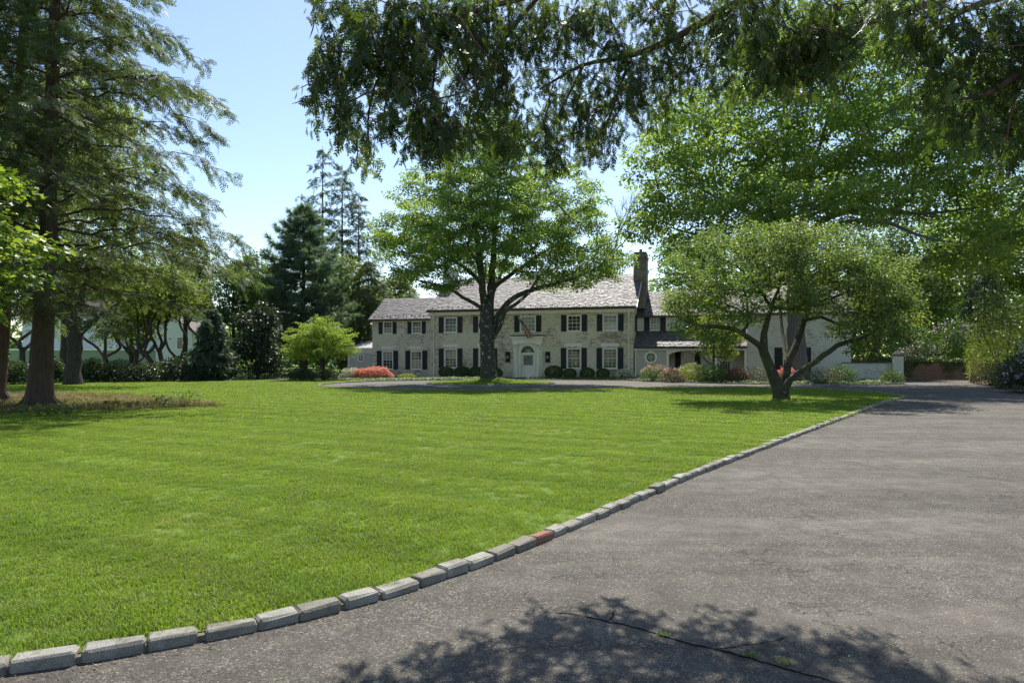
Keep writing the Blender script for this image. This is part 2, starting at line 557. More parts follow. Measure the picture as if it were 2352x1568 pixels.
# ------------------------------------------------------------------ foliage engine
# templates: x along the length, y sideways, z the upper face
LEAF = (np.array([[0, 0, 0], [.45, -.30, .05], [1, 0, -.06], [.45, .30, .05]]), np.array([[0, 1, 2], [0, 2, 3]]))
OVAL = (np.array([[0, 0, 0], [.3, -.24, .04], [.7, -.2, .03], [1, 0, -.08], [.7, .2, .03], [.3, .24, .04]]),
        np.array([[0, 1, 2], [0, 2, 3], [0, 3, 4], [0, 4, 5]]))
LOBED = (np.array([[0, 0, 0], [.12, -.45, .05], [.45, -.22, .02], [.62, -.5, .0], [.75, -.14, 0], [1, 0, -.1], [.75, .14, 0], [.62, .5, .0], [.45, .22, .02], [.12, .45, .05]]),
         np.array([[0, 1, 2], [2, 3, 4], [0, 2, 4], [4, 5, 6], [0, 4, 6], [6, 7, 8], [0, 6, 8], [0, 8, 9]]))


def spray_tmpl(pairs, w, ang, taper, sub=0, droop=.12):
    V = []; T = []

    def dia(p, d, L, ww):
        s_ = np.array([-d[1], d[0], 0])
        k = len(V)
        V.extend([p, p + d * L * .55 - s_ * ww, p + d * L, p + d * L * .55 + s_ * ww])
        T.extend([[k, k + 1, k + 2], [k, k + 2, k + 3]])
    dia(np.zeros(3), np.array([1.0, 0, 0]), 1.0, w * .55)
    for i in range(pairs):
        t = .08 + .84 * i / pairs
        L = taper * (1 - t * .72)
        for sgn in (-1, 1):
            tt = t + (.04 if sgn > 0 else 0)
            d = np.array([math.cos(ang), sgn * math.sin(ang), 0])
            p = np.array([tt, 0, 0])
            dia(p, d, L, w)
            for j in range(sub):
                q = p + d * L * (.3 + .32 * j)
                a2 = math.atan2(d[1], d[0]) - sgn * (.62 if j % 2 == 0 else -.62)
                dia(q, np.array([math.cos(a2), math.sin(a2), 0]), L * .42, w * .75)
    V = np.array(V)
    V[:, 2] -= droop * (V[:, 0] ** 2 + V[:, 1] ** 2)
    return V, np.array(T)


SP_HEM = spray_tmpl(4, .050, .85, .46)
SP_FIR = spray_tmpl(3, .080, .8, .48)
SP_CEDAR = spray_tmpl(4, .052, .66, .48, 1, .25)


def tuft_tmpl(n, w, seed=3):
    g = rs(seed); V = []; T = []
    for i in range(n):
        d = norm(np.array([g.uniform(.25, 1), g.normal(0, .55), g.normal(0, .45)])); s_ = norm(np.cross(d, g.normal(size=3)))
        k = len(V)
        V += [-s_ * w, s_ * w, d]; T.append([k, k + 1, k + 2])
    return np.array(V), np.array(T)


SP_TUFT = tuft_tmpl(11, .042)


def place(tmpl, P, D, N, L, W=None):
    """copies of a template: returns verts, tris, index of copy per vertex"""
    tv, tf = tmpl
    D = norm(D); S = norm(np.cross(N, D)); N2 = np.cross(D, S)
    L = np.asarray(L, float)[:, None, None]
    W = L if W is None else np.asarray(W, float)[:, None, None]
    V = P[:, None] + D[:, None] * (tv[None, :, :1] * L) + S[:, None] * (tv[None, :, 1:2] * W) + N2[:, None] * (tv[None, :, 2:3] * L)
    n, m = len(P), len(tv)
    T = (tf[None] + (np.arange(n) * m)[:, None, None]).reshape(-1, 3)
    return V.reshape(-1, 3), T, np.repeat(np.arange(n), m)


def leaves_mesh(name, C, rc, nl, L, mat, seed, flat=.45, droop=.25, tilt=.7, tmpl=LEAF, aspect=1.0, base=np.zeros(3), cv=.5, shell=.5):
    """leaves scattered round cluster centres C (n,3) with radii rc"""
    g = rs(seed)
    n = len(C)
    rc = np.broadcast_to(rc, (n,))
    cnt = np.maximum(3, (nl * (rc / rc.mean()) ** 2 * g.uniform(.6, 1.35, n)).astype(int))
    idx = np.repeat(np.arange(n), cnt)
    N_ = len(idx)
    dv = norm(g.normal(size=(N_, 3)))
    rad = g.uniform(0, 1, N_) ** shell
    off = dv * rad[:, None] * np.array([1, 1, flat])
    # each cluster is a tilted plate of leaves, lower at its outer rim
    tl = g.normal(0, .22, (n, 2))[idx]
    off[:, 2] += off[:, 0] * tl[:, 0] + off[:, 1] * tl[:, 1] - .18 * (off[:, 0] ** 2 + off[:, 1] ** 2)
    P = C[idx] + off * rc[idx][:, None]
    D = norm(dv * np.array([1, 1, .4]) + g.normal(0, .45, (N_, 3)) + np.array([0, 0, -droop]))
    Nn = np.array([0, 0, 1.0]) + g.normal(0, tilt, (N_, 3))
    ll = L * g.uniform(.65, 1.25, N_)
    V, T, k = place(tmpl, P, D, Nn, ll, ll * aspect)
    a = np.clip(cv * g.uniform(0, 1, n)[idx] + (1 - cv) * g.uniform(0, 1, N_), 0, 1)
    return mesh_np(name, V - base, T, mat, a[k])


class Skel:
    """limbs given by hand, finer branches grown towards leaf clusters"""
    def __init__(s, cap=30000):
        s.P = np.zeros((cap, 3)); s.par = np.full(cap, -1); s.n = 0; s.tubes = []; s.first = 0

    def limb(s, pts, step=.45, wob=.03, seed=0, usable=True, n=None):
        Q = catmull(pts, step)
        g = rs(seed + 11)
        if len(Q) > 3:
            w = g.normal(0, wob, (len(Q), 3)); w[0] = w[-1] = 0
            Q[:, :3] += w * np.minimum(1, Q[:, 3:4] * 3)
        s.tubes.append((Q, n))
        if usable:
            k = s.n; m = len(Q)
            s.P[k:k + m] = Q[:, :3]
            s.n += m
        return Q

    def attach(s, C, root, seg=.6, bow=.12, wob=.06, seed=0, zmin=-1):
        g = rs(seed)
        s.first = s.n
        order = np.argsort(np.linalg.norm(C - root, axis=1))
        rootd = np.linalg.norm(s.P[:s.n] - root, axis=1)
        RD = np.zeros(len(s.P)); RD[:s.n] = rootd
        bad = np.zeros(len(s.P), bool); bad[:s.n] = s.P[:s.n, 2] < zmin
        tips = []
        for ci in order:
            c = C[ci]
            dd = np.linalg.norm(s.P[:s.n] - c, axis=1)
            cd = np.linalg.norm(c - root)
            cost = dd + .9 * np.maximum(0, RD[:s.n] - cd) + .5 * np.maximum(0, s.P[:s.n, 2] - c[2]) + 50 * bad[:s.n]
            k = int(np.argmin(cost))
            d = dd[k]
            m = max(1, min(12, int(d / seg)))
            prev = k; p0 = s.P[k].copy()
            for j in range(1, m + 1):
                t = j / m
                q = p0 + (c - p0) * t
                if j < m:
                    q = q + g.normal(0, wob * d / m * 1.6, 3) + np.array([0, 0, bow * d * math.sin(math.pi * t)])
                i = s.n
                if i >= len(s.P) - 1: break
                s.P[i] = q; s.par[i] = prev; RD[i] = np.linalg.norm(q - root); s.n += 1
                prev = i
            tips.append(prev)
        s.tips = tips

    def mesh(s, name, mat, r0=.012, power=.45, base=np.zeros(3), sides=4, rmax=.16):
        Vs, Qs = [], []; off = 0
        for Q, n in s.tubes:
            n = n or (14 if Q[0, 3] > .25 else 8)
            V, q = tube_np(Q[:, :3], Q[:, 3], n)
            Vs.append(V); Qs.append(q + off); off += len(V)
        if s.n > s.first:
            w = np.zeros(s.n)
            for t in getattr(s, 'tips', []): w[t] += 1
            for i in range(s.n - 1, s.first - 1, -1): w[s.par[i]] += w[i]
            r = np.minimum(r0 * np.maximum(w, 1) ** power, rmax)
            i = np.arange(s.first, s.n); p = s.par[i]
            A = s.P[p]; B = s.P[i]
            rb = r[i]; ra = np.where(p < s.first, rb * 1.15, np.minimum(r[p], rb * 1.6))
            T = norm(B - A); ref = np.where(np.abs(T[:, 2:3]) < .9, np.array([[0, 0, 1.0]]), np.array([[1.0, 0, 0]]))
            U = norm(np.cross(T, ref)); W = np.cross(T, U)
            an = np.arange(sides) * 2 * math.pi / sides
            ring = np.cos(an)[None, :, None] * U[:, None] + np.sin(an)[None, :, None] * W[:, None]
            V = np.concatenate([A[:, None] - T[:, None] * .3 * ra[:, None, None] + ring * ra[:, None, None], B[:, None] + ring * rb[:, None, None]], 1).reshape(-1, 3)
            m = len(i); b0 = (np.arange(m) * 2 * sides)[:, None]; j = np.arange(sides)[None]
            q = np.stack([b0 + j, b0 + (j + 1) % sides, b0 + sides + (j + 1) % sides, b0 + sides + j], -1).reshape(-1, 4)
            Vs.append(V); Qs.append(q + off)
        V = np.vstack(Vs); Q = np.vstack(Qs)
        return mesh_np(name, V - base, Q, mat, smooth=True)


def lobes_points(lobes, n, seed, spacing=.0, surf=.62):
    """cluster centres spread through world ellipsoids (x,y,z,rx,ry,rz), denser towards their skins"""
    g = rs(seed)
    L = np.array(lobes, float)
    vol = (L[:, 3] * L[:, 4] * L[:, 5]) ** (2 / 3)
    P = np.zeros((0, 3))
    tries = 0
    while len(P) < n and tries < 14:
        tries += 1
        k = g.choice(len(L), n * 2, p=vol / vol.sum())
        d = norm(g.normal(size=(len(k), 3)))
        r = g.uniform(0, 1, len(k)) ** (1 - surf)
        q = L[k, :3] + d * r[:, None] * L[k, 3:]
        for x in q:
            if spacing and len(P) and np.min(np.linalg.norm((P - x) * np.array([1, 1, 1.5]), axis=1)) < spacing: continue
            P = np.vstack([P, x])
            if len(P) >= n: break
    return P


def pxlobes(ls):
    out = []
    for (px, py, Y, rx, rz, ry) in ls:
        c = at(px, py, Y)
        out.append((c[0], c[1], c[2], rx / F * Y, ry, rz / F * Y))
    return out


def tree(name, label, limbs, lobes, nc, rc, nl, L, lm, bm, seed, flat=.45, droop=.25, tilt=.7, tmpl=LEAF, aspect=1.0, spacing=0.0,
         zmin=-1, group=None, r0=.012, gz=None, bow=.12, cat='tree', power=.45, pix=True, wob=.03, surf=.62, ground=0.04, seg=.6, sides=4):
    """limbs: lists of (px,py,Y,r); lobes in pixels too (pix) or in metres"""
    W = []
    for li in limbs:
        W.append([(*at(a, b, c), r) for a, b, c, r in li] if pix else [tuple(p) for p in li])
    z0 = W[0][0][2]
    base = np.array(W[0][0][:3]); base[2] = ground if gz is None else gz
    W[0][0] = (base[0], base[1], base[2] - .15, W[0][0][3])
    root = empty(name, base)
    tag(root, label, cat, group)
    s = Skel()
    for i, li in enumerate(W): s.limb(li, .4, wob, seed + i)
    LB = pxlobes(lobes) if pix else lobes
    C = lobes_points(LB, nc, seed, spacing, surf)
    s.attach(C, np.array(W[0][-1][:3]) - np.array([0, 0, .5]), seed=seed, zmin=zmin, bow=bow, seg=seg)
    ob('trunk', s.mesh('trunk', bm, r0, power, base, sides), root)
    g = rs(seed + 5)
    ob('crown', leaves_mesh('crown', C, rc * g.uniform(.75, 1.25, len(C)), nl, L, lm, seed + 1, flat, droop, tilt, tmpl, aspect, base), root)
    return root


def gtree(name, label, px, Y, top, half, low, lm, bm, seed, nc=120, rc=1.1, nl=75, L=.22, trunk_r=.22, base_px=None, group=None, depth=None, lean=0, nlobes=9):
    """a whole tree from its outline: crown between rows top and low, half-width half pixels"""
    g = rs(seed)
    zt = at(px, top, Y)[2]; zl = at(px, low, Y)[2]; hw = half / F * Y
    x = (px - CX) / F * Y; bx_ = ((base_px if base_px is not None else px) - CX) / F * Y
    dp = depth or hw
    cz = (zt + zl) / 2; hz = (zt - zl) / 2
    lobes = [(x, Y, cz, hw * .62, dp * .62, hz * .66)]
    for i in range(nlobes):
        a = i * 2.4 + g.uniform(0, .6); q = g.uniform(-.55, .72)
        rr = math.sqrt(max(0.05, 1 - q * q)) * .60
        lobes.append((x + hw * rr * math.cos(a), Y + dp * rr * math.sin(a), cz + hz * q, hw * g.uniform(.3, .46), dp * g.uniform(.3, .46), hz * g.uniform(.24, .36)))
    lobes.append((x + g.normal(0, .12) * hw, Y, zt - hz * .3, hw * .34, dp * .34, hz * .3))
    tz = zl + (zt - zl) * .62
    limbs = [[(bx_, Y, 0.04, trunk_r * 1.35), (bx_ + (x - bx_) * .15, Y, max(.3, zl * .35), trunk_r), (x * .7 + bx_ * .3, Y + .1, zl + hz * .25, trunk_r * .72), (x + lean, Y, tz, trunk_r * .3)]]
    for i in range(5):
        a = i * 1.3 + g.uniform(0, 1); q = zl + hz * g.uniform(-.15, .6)
        zz = zl * .75 + hz * .12 * i
        limbs.append([(x * .6 + bx_ * .4, Y, zz, trunk_r * .5), (x + hw * .3 * math.cos(a), Y + dp * .3 * math.sin(a), zz * .5 + q * .5 + .3, trunk_r * .32),
                      (x + hw * .62 * math.cos(a), Y + dp * .62 * math.sin(a), q + hz * .4, trunk_r * .12)])
    return tree(name, label, limbs, lobes, nc, rc * .85, nl * .72, L * 1.13, lm, bm, seed, pix=False, zmin=zl * .5, group=group, flat=.55, r0=.016, seg=1.1, sides=3)


def conifer(name, label, base, H, prof, nb, trunk, lm, bm, seed, tmpl=SP_FIR, droop=.25, rise=.10, sl=.5, side=9, per=4, gap=.0, group=None,
            lean=(0, 0), tipup=.0, z0=None, cat='tree', hang=.25, roots=False, jit=.18, twigr=.006, prune=False):
    """trunk with whorls of boughs; prof = [(z, radius)]; sprays along side twigs"""
    g = rs(seed)
    base = np.array(base, float)
    zs, rr = np.array(prof).T
    root = empty(name, base); tag(root, label, cat, group)
    tp = []
    for t in np.linspace(0, 1, 9):
        z = H * t
        flare = 1 + .5 * math.exp(-z / (trunk * 1.2))
        tp.append((lean[0] * t ** .8 + g.normal(0, .02) * trunk * 6 * t * (1 - t), lean[1] * t, z if t > 0 else -.15, max(.015, trunk * flare * (1 - .93 * t))))
    tp.insert(1, (lean[0] * .01, 0, trunk * .9, trunk * 1.26))
    tp.insert(2, (lean[0] * .03, 0, trunk * 2.2, trunk * 1.10))
    s = Skel(10)
    TQ = s.limb(tp, .35, .01, seed, usable=False, n=18)
    if roots:
        for k in range(7):
            a = k * .9 + g.uniform(-.2, .2)
            l_ = g.uniform(1.0, 1.7)
            s.limb([(math.cos(a) * trunk * .7, math.sin(a) * trunk * .7, .42, trunk * .42), (math.cos(a) * trunk * 1.5, math.sin(a) * trunk * 1.5, .10, trunk * .26),
                    (math.cos(a + .1) * trunk * l_ * 2, math.sin(a + .1) * trunk * l_ * 2, -.07, .05)], .15, .01, k, usable=False, n=8)
    SPp, SPd, SPn, SPl, SPv = [], [], [], [], []
    twA, twB, twr = [], [], []
    zlo = zs[0] if z0 is None else z0
    for i in range(nb):
        t = (i + g.uniform(-.4, .4)) / nb
        z = zlo + (zs[-1] - zlo) * np.clip(t, 0, 1) ** .92
        if gap and math.sin(z * 2.1 + seed) > 1 - gap: continue
        a = i * 2.399 + g.normal(0, .3)
        Rr = float(np.interp(z, zs, rr)) * g.uniform(1 - jit * 2, 1 + jit * .6)
        if Rr < .12: continue
        tx = np.interp(z, TQ[:, 2], TQ[:, 0]); ty = np.interp(z, TQ[:, 2], TQ[:, 1])
        d = np.array([math.cos(a), math.sin(a), 0]); sd = np.array([-d[1], d[0], 0])
        n = max(4, int(Rr / .35))
        u = np.linspace(0, 1, n + 1)
        bend = g.normal(0, .10) * Rr
        up = rise + g.normal(0, .05)
        P = np.array([tx, ty, z]) + d * (u * Rr)[:, None] + sd * (bend * u ** 2)[:, None] + np.array([0, 0, 1]) * ((up * u - droop * u ** 2 + tipup * u ** 4) * Rr)[:, None]
        P[1:-1] += g.normal(0, .02 * Rr, (n - 1, 3))
        r_ = np.linspace(min(.05, .008 + .007 * Rr), .006, n + 1)
        s.tubes.append((np.column_stack([P, r_]), 5))
        m = max(3, int(side * Rr / max(rr) * 1.0) + 2)
        uu = np.clip(np.linspace(.16, 1.0, m) + g.normal(0, .02, m), .1, 1)
        pos = np.stack([np.interp(uu, u, P[:, k]) for k in range(3)], 1)
        tan = norm(np.stack([np.interp(uu, u, np.gradient(P[:, k])) for k in range(3)], 1))
        for j in range(m):
            for sg in (-1, 1):
                tl = (.30 * Rr * (1 - uu[j] * .75) + sl * .6) * g.uniform(.6, 1.25)
                td = norm(tan[j] * g.uniform(.55, .95) + sg * sd * g.uniform(.55, 1.0) + np.array([0, 0, g.normal(-hang * .4, .12)]))
                w = np.linspace(.15, 1, per) + g.uniform(-.06, .06, per)
                q = pos[j] + td * (w * tl)[:, None] + np.array([0, 0, -1]) * (hang * w ** 2 * tl)[:, None]
                dd = np.tile(td, (per, 1)) + g.normal(0, .5, (per, 3)) + np.array([0, 0, -hang * 1.2])
                SPp.append(q); SPd.append(dd); SPn.append(np.tile([0, 0, 1.0], (per, 1)) + g.normal(0, .5, (per, 3)))
                SPl.append(sl * g.uniform(.6, 1.2, per)); SPv.append(np.full(per, g.uniform(0, 1)) * .5 + g.uniform(0, .5, per))
                twA.append(pos[j]); twB.append(q[-1]); twr.append(twigr)
    P = np.vstack(SPp); D = np.vstack(SPd); N_ = np.vstack(SPn); L_ = np.concatenate(SPl); vv = np.concatenate(SPv)
    if prune:   # fewer sprays on the side and top the photograph does not show
        kk = ~(((P[:, 0] + base[0] < -17.4) | (P[:, 2] > 14.2)) & (g.uniform(0, 1, len(P)) < .6))
        P, D, N_, L_, vv = P[kk], D[kk], N_[kk], L_[kk], vv[kk]
    V, T, k = place(tmpl, P, D, N_, L_)
    ob('crown', mesh_np('crown', V, T, lm, vv[k]), root)
    A = np.array(twA); B = np.array(twB)
    s.P = np.vstack([A, B]); s.n = len(s.P); s.first = len(A)
    s.par = np.concatenate([np.full(len(A), -1), np.arange(len(A))]); s.tips = list(range(len(A), 2 * len(A)))
    ob('trunk', s.mesh('trunk', bm, twigr, .1, sides=3), root)
    return root


def bush(name, label, px, py, Y, w, h, lm, seed, nl=2600, L=.07, group=None, dep=None, blossoms=None, bumpy=.16, tmpl=LEAF, fill=.35, cat='shrub', stems=True,
         bl=.05, aspect=1.0, top=False):
    """shrub w x h pixels standing at pixel (px,py) at depth Y; blossoms=(material, count, upper part)"""
    g = rs(seed)
    b = at(px, py, Y); b[2] = .03
    rx = w / F * Y / 2; hh = h / F * Y; ry = dep or rx
    root = empty(name, b); tag(root, label, cat, group)
    nb = 26
    bd = norm(g.normal(size=(nb, 3)) + np.array([0, 0, .4])); ba = g.uniform(-1, 1, nb)

    def dome(n, r_pow, zlo=-.35):
        d = norm(g.normal(size=(n * 2, 3)))
        d = d[d[:, 2] > zlo][:n]
        k = np.exp(-((1 - d @ bd.T) / .06)) @ ba
        r = (1 + bumpy * k) * (1 - (1 - g.uniform(0, 1, len(d)) ** r_pow) * 1.0)
        return d, d * r[:, None]
    d, q = dome(nl, fill)
    zc = .30 * hh
    S_ = np.array([rx, ry, hh * .70])
    P = q * S_ + np.array([0, 0, zc])
    P[:, 2] = np.maximum(P[:, 2], .03)
    m = len(P)
    D = norm(d + g.normal(0, .6, (m, 3)))
    Nn = d * .8 + np.array([0, 0, .5]) + g.normal(0, .45, (m, 3))
    ll = L * g.uniform(.6, 1.3, m)
    V, T, k = place(tmpl, P, D, Nn, ll, ll * aspect)
    # clumps of lighter and darker leaves
    cl = .5 + .5 * np.sin(d @ (norm(g.normal(size=(3, 3))) * 5).T + g.uniform(0, 6, 3)).mean(1)
    vv = np.clip(.45 * cl + .55 * g.uniform(0, 1, m), 0, 1)
    ob('foliage', mesh_np('foliage', V, T, lm, vv[k]), root)
    if stems:
        mb = MB()
        for i in range(6):
            a = i * 1.05 + g.uniform(0, .6)
            mb.tube([(g.normal(0, .04), g.normal(0, .04), -.08), (math.cos(a) * rx * .25, math.sin(a) * ry * .25, hh * .3), (math.cos(a) * rx * .62, math.sin(a) * ry * .62, hh * .68)],
                    [.03, .022, .008], 5)
        mb.build('stem', BK_DARK, root, True)
    if blossoms:
        bm_, cnt, zl = blossoms
        d2, q2 = dome(cnt, .10, zl)
        # blossoms come in trusses
        P2 = q2 * S_ * 1.03 + np.array([0, 0, zc])
        m2 = len(P2)
        P2 = np.repeat(P2, 6, 0) + g.normal(0, bl * .9, (m2 * 6, 3)); d2 = np.repeat(d2, 6, 0)
        P2[:, 2] = np.maximum(P2[:, 2], .05)
        D2 = norm(d2 + g.normal(0, .8, P2.shape))
        V, T, k = place(LEAF, P2, D2, d2 + g.normal(0, .7, P2.shape), bl * 1.5 * g.uniform(.7, 1.3, len(P2)), bl * 2.2 * np.ones(len(P2)))
        ob('blossom', mesh_np('blossom', V, T, bm_, g.uniform(0, 1, len(P2))[k]), root)
    return root


# ------------------------------------------------------------------ setting: ground, lawn, drive, beds
def sheet(name, poly, z, mat, parent=None):
    tri = tessellate_polygon([[Vector((x, y, 0)) for x, y in poly]])
    me = bpy.data.meshes.new(name)
    me.from_pydata([(x, y, z) for x, y in poly], [], [tuple(t) for t in tri])
    me.materials.append(mat)
    bm = bmesh.new(); bm.from_mesh(me)
    for f in bm.faces:
        if f.normal.z < 0: f.normal_flip()
    bm.to_mesh(me); bm.free()
    return ob(name, me, parent)


def smooth_line(P, step):
    Q = catmull([(x, y, 0, 0) for x, y in P], step)
    return Q[:, :2]


g0 = sheet('ground', [(-700, -300), (700, -300), (700, 900), (-700, 900)], -.05, M_LAWN); tag(g0, kind='structure')
drive = sheet('driveway', [(-15, -14), (60, -14), (60, 58), (-15, 58)], 0, M_ASPH); tag(drive, kind='structure')

KERB1 = [(-14, 1.2), (-7, 2.45), (-4.1, 3.06)] + [tuple(gd(*p) * .962) for p in [(0, 1512), (210, 1484), (420, 1448), (615, 1412), (860, 1352), (1020, 1303), (1200, 1240), (1400, 1161), (1600, 1078), (1800, 1004), (1950, 950), (2030, 921)]]
TIP = [(15.55, 27.2), (16.15, 28.3), (16.5, 30.2), (16.2, 32.6), (15.2, 34.8)]
FARE = [(12.8, 36.0), (10.6, 36.3), (6.0, 35.6), (2.5, 34.0), (-.7, 33.2), (-4.2, 33.5), (-8.0, 35.3), (-10.4, 37.6), (-11.4, 40.4)]
BEDK = [(-11.4, 40.4), (-11.1, 43.2), (-10.2, 45.6), (-8.9, 47.2), (-5, 49.0), (-1, 49.9), (3.5, 49.7), (7.2, 48.6), (9.6, 46.6), (12.4, 42.9), (15.5, 41.0), (19.1, 40.0), (22.6, 40.9), (24.7, 43.2), (25.6, 46.2)]
k1 = smooth_line(KERB1 + TIP[:1], .25)
k2 = smooth_line(TIP + FARE, .4)
k3 = smooth_line(BEDK, .4)
lawn_poly = [tuple(p) for p in k1] + [tuple(p) for p in k2[1:]] + [tuple(p) for p in smooth_line(BEDK[:4], .6)[1:]] + [(-12.5, 48.2), (-16, 48.6), (-24, 48.4), (-60, 49), (-60, -6), (-14, -6)]
lawn = sheet('lawn', lawn_poly, .040, M_LAWN); tag(lawn, kind='structure')
bed_poly = [tuple(p) for p in k3[int(len(k3) * .13):]] + [(26.2, 48.3), (26, 66), (-17, 66), (-17, 48.8), (-12.5, 48.2)]
bed = sheet('planting_bed', bed_poly, .03, M_SOIL); tag(bed, kind='structure')
verge_poly = [(31.6, 47.0), (30.2, 45.2), (28.7, 42.5), (27.4, 39.0), (26, 36.4), (23.6, 32.0), (21.6, 28.2), (20.6, 22), (20.2, 5), (20.2, -14), (60, -14), (60, 47)]
verge = sheet('verge', verge_poly, .03, M_MULCH); tag(verge, kind='structure')

# island with its mound
IC = (-1.35, 43.4); IRX, IRY = 4.0, 4.3
mb = MB()
NR, NA = 9, 40


def mound(x, y):
    q = ((x - IC[0]) / IRX) ** 2 + ((y - IC[1]) / IRY) ** 2
    d2 = (x + 1.5) ** 2 + (y - 44) ** 2
    return .045 + max(0, 1 - q) * .10 + .22 * math.exp(-d2 / 1.6)


V_ = [(IC[0], IC[1], mound(*IC))]
for i in range(1, NR + 1):
    for j in range(NA):
        a = j * 2 * math.pi / NA
        x = IC[0] + IRX * i / NR * math.cos(a); y = IC[1] + IRY * i / NR * math.sin(a)
        V_.append((x, y, mound(x, y)))
F_ = [(0, 1 + j, 1 + (j + 1) % NA) for j in range(NA)]
for i in range(NR - 1):
    for j in range(NA):
        a_, b_ = 1 + i * NA + j, 1 + i * NA + (j + 1) % NA
        F_.append((a_, a_ + NA, b_ + NA, b_))
mb.add(V_, F_)
isl = mb.build('island', M_LAWN, None, True); tag(isl, kind='structure')

# mulch under the tall trees
g = rs(5)
mul = [(-9.2, 22.2), (-10.2, 23.4), (-11.6, 24.4), (-13.2, 26), (-15.5, 28.3), (-18, 30), (-24, 31), (-30, 30), (-30, 18.0), (-20, 18.2), (-15.6, 18.6), (-13.2, 19.6), (-11.4, 20.8), (-10.0, 21.4)]
mul2 = smooth_line(mul, .5) + g.normal(0, .12, (len(smooth_line(mul, .5)), 2))
mulch = sheet('mulch_patch', [tuple(p) for p in mul2], .052, M_MULCH); tag(mulch, kind='structure')


# kerb stones: chamfered granite setts, six meshes shared
def sett(seed, L, W, H_):
    bm = bmesh.new()
    bmesh.ops.create_cube(bm, size=1)
    for v_ in bm.verts: v_.co = Vector((v_.co.x * L, v_.co.y * W, v_.co.z * H_))
    bmesh.ops.bevel(bm, geom=list(bm.edges), offset=.015, segments=1, affect='EDGES', profile=.5)
    g_ = rs(seed)
    for v_ in bm.verts: v_.co += Vector(g_.normal(0, .0034, 3))
    me = bpy.data.meshes.new('kerb_stone'); bm.to_mesh(me); bm.free()
    for p_ in me.polygons: p_.use_smooth = False
    return me


SETTS = [sett(i, 1.0 * .27, .125, .20) for i in range(7)]
for m_ in SETTS: m_.materials.append(M_GRAN)
SETT_RED = SETTS[2].copy(); SETT_RED.materials.clear(); SETT_RED.materials.append(M_GRANRED)


def kerb(name, line, top, seed, close=False, step=(.23, .33), red=None):
    g_ = rs(seed)
    P = np.array(line)
    seg = np.linalg.norm(np.diff(P, axis=0), axis=1); cum = np.concatenate([[0], np.cumsum(seg)])
    root = empty(name, (P[0, 0], P[0, 1], 0)); tag(root, kind='structure')
    d = 0.0; first = True
    while d < cum[-1] - .15:
        l_ = g_.uniform(*step)
        m_ = d + l_ / 2
        x = np.interp(m_, cum, P[:, 0]); y = np.interp(m_, cum, P[:, 1])
        xa_, ya_ = np.interp(m_ - l_ / 2, cum, P[:, 0]), np.interp(m_ - l_ / 2, cum, P[:, 1])
        xb_, yb_ = np.interp(m_ + l_ / 2, cum, P[:, 0]), np.interp(m_ + l_ / 2, cum, P[:, 1])
        a = math.atan2(yb_ - ya_, xb_ - xa_)
        me = SETTS[g_.integers(len(SETTS))]
        if red is not None and abs(x - red[0]) + abs(y - red[1]) < .32:
            me = SETT_RED; red = None
        o = ob('kerb_stone', me, root)
        o.location = (x - P[0, 0] + g_.normal(0, .006), y - P[0, 1] + g_.normal(0, .006), top - .10 + g_.normal(0, .008))
        o.rotation_euler = (g_.normal(0, .025), g_.normal(0, .02), a + g_.normal(0, .012))
        o.scale = ((l_ - .018) / .27, g_.uniform(.94, 1.06), 1)
        d += l_


def bedding(line, parent, z=.034, w=.046):
    L_ = np.array(line); t_ = norm(np.gradient(L_, axis=0)); n_ = np.stack([-t_[:, 1], t_[:, 0]], 1)
    m_ = MB()
    for i in range(len(L_) - 1):
        a0, b0, b1, a1 = L_[i] - n_[i] * w, L_[i] + n_[i] * w, L_[i + 1] + n_[i + 1] * w, L_[i + 1] - n_[i + 1] * w
        m_.add([(*a0, 0.0), (*a1, 0.0), (*b1, z), (*b0, z), (*a0, z), (*a1, z)], [(0, 1, 5, 4), (4, 5, 2, 3)])
    o = m_.build('kerb_bedding', M_MORTAR); tag(o, kind='structure')


M_MORTAR = paint('kerb_mortar', (.15, .13, .10), .95, .1, .35, 20)
redp = gd(1296, 1222) * .962
kerb('lawn_kerb', k1[int(np.argmin(np.abs(k1[:, 0] + 5.0))):], .064, 1, red=redp)
bedding(k1[int(np.argmin(np.abs(k1[:, 0] + 5.0))):], None)
kerb('drive_kerb', k2, .075, 2)
kerb('bed_kerb', k3, .075, 3)
kerb('island_kerb', [(IC[0] + (IRX + .06) * math.cos(a), IC[1] + (IRY + .06) * math.sin(a)) for a in np.linspace(0, 2 * math.pi, 90)], .075, 4)

# cracks in the asphalt, with weeds in them
crk = [[(1345, 1415), (1400, 1428), (1480, 1447), (1560, 1471), (1640, 1490), (1730, 1513), (1830, 1542), (1960, 1578)], [(1640, 1490), (1700, 1484), (1760, 1475), (1815, 1460)],
       [(1345, 1415), (1290, 1408), (1240, 1406)], [(1395, 1426), (1410, 1412), (1415, 1400)]]
mb = MB()
g = rs(9)
for ci, c in enumerate(crk):
    q = catmull([(*gd(*p), 0, 0) for p in c], .045)[:, :2]
    q += g.normal(0, .006, q.shape)
    wd = (.007 if ci == 0 else .0035) * g.uniform(.5, 1.5, len(q)); wd[0] = wd[-1] = .001
    t_ = norm(np.gradient(q, axis=0)); n_ = np.stack([-t_[:, 1], t_[:, 0]], 1)
    for i in range(len(q) - 1):
        a0, b0 = q[i] - n_[i] * wd[i], q[i] + n_[i] * wd[i]; a1, b1 = q[i + 1] - n_[i + 1] * wd[i + 1], q[i + 1] + n_[i + 1] * wd[i + 1]
        mb.add([(*a0, .003), (*a1, .003), (*b1, .003), (*b0, .003)], [(0, 1, 2, 3)])
M_TAR = paint('crack_dirt', (.012, .011, .010), .95, .05, .2)
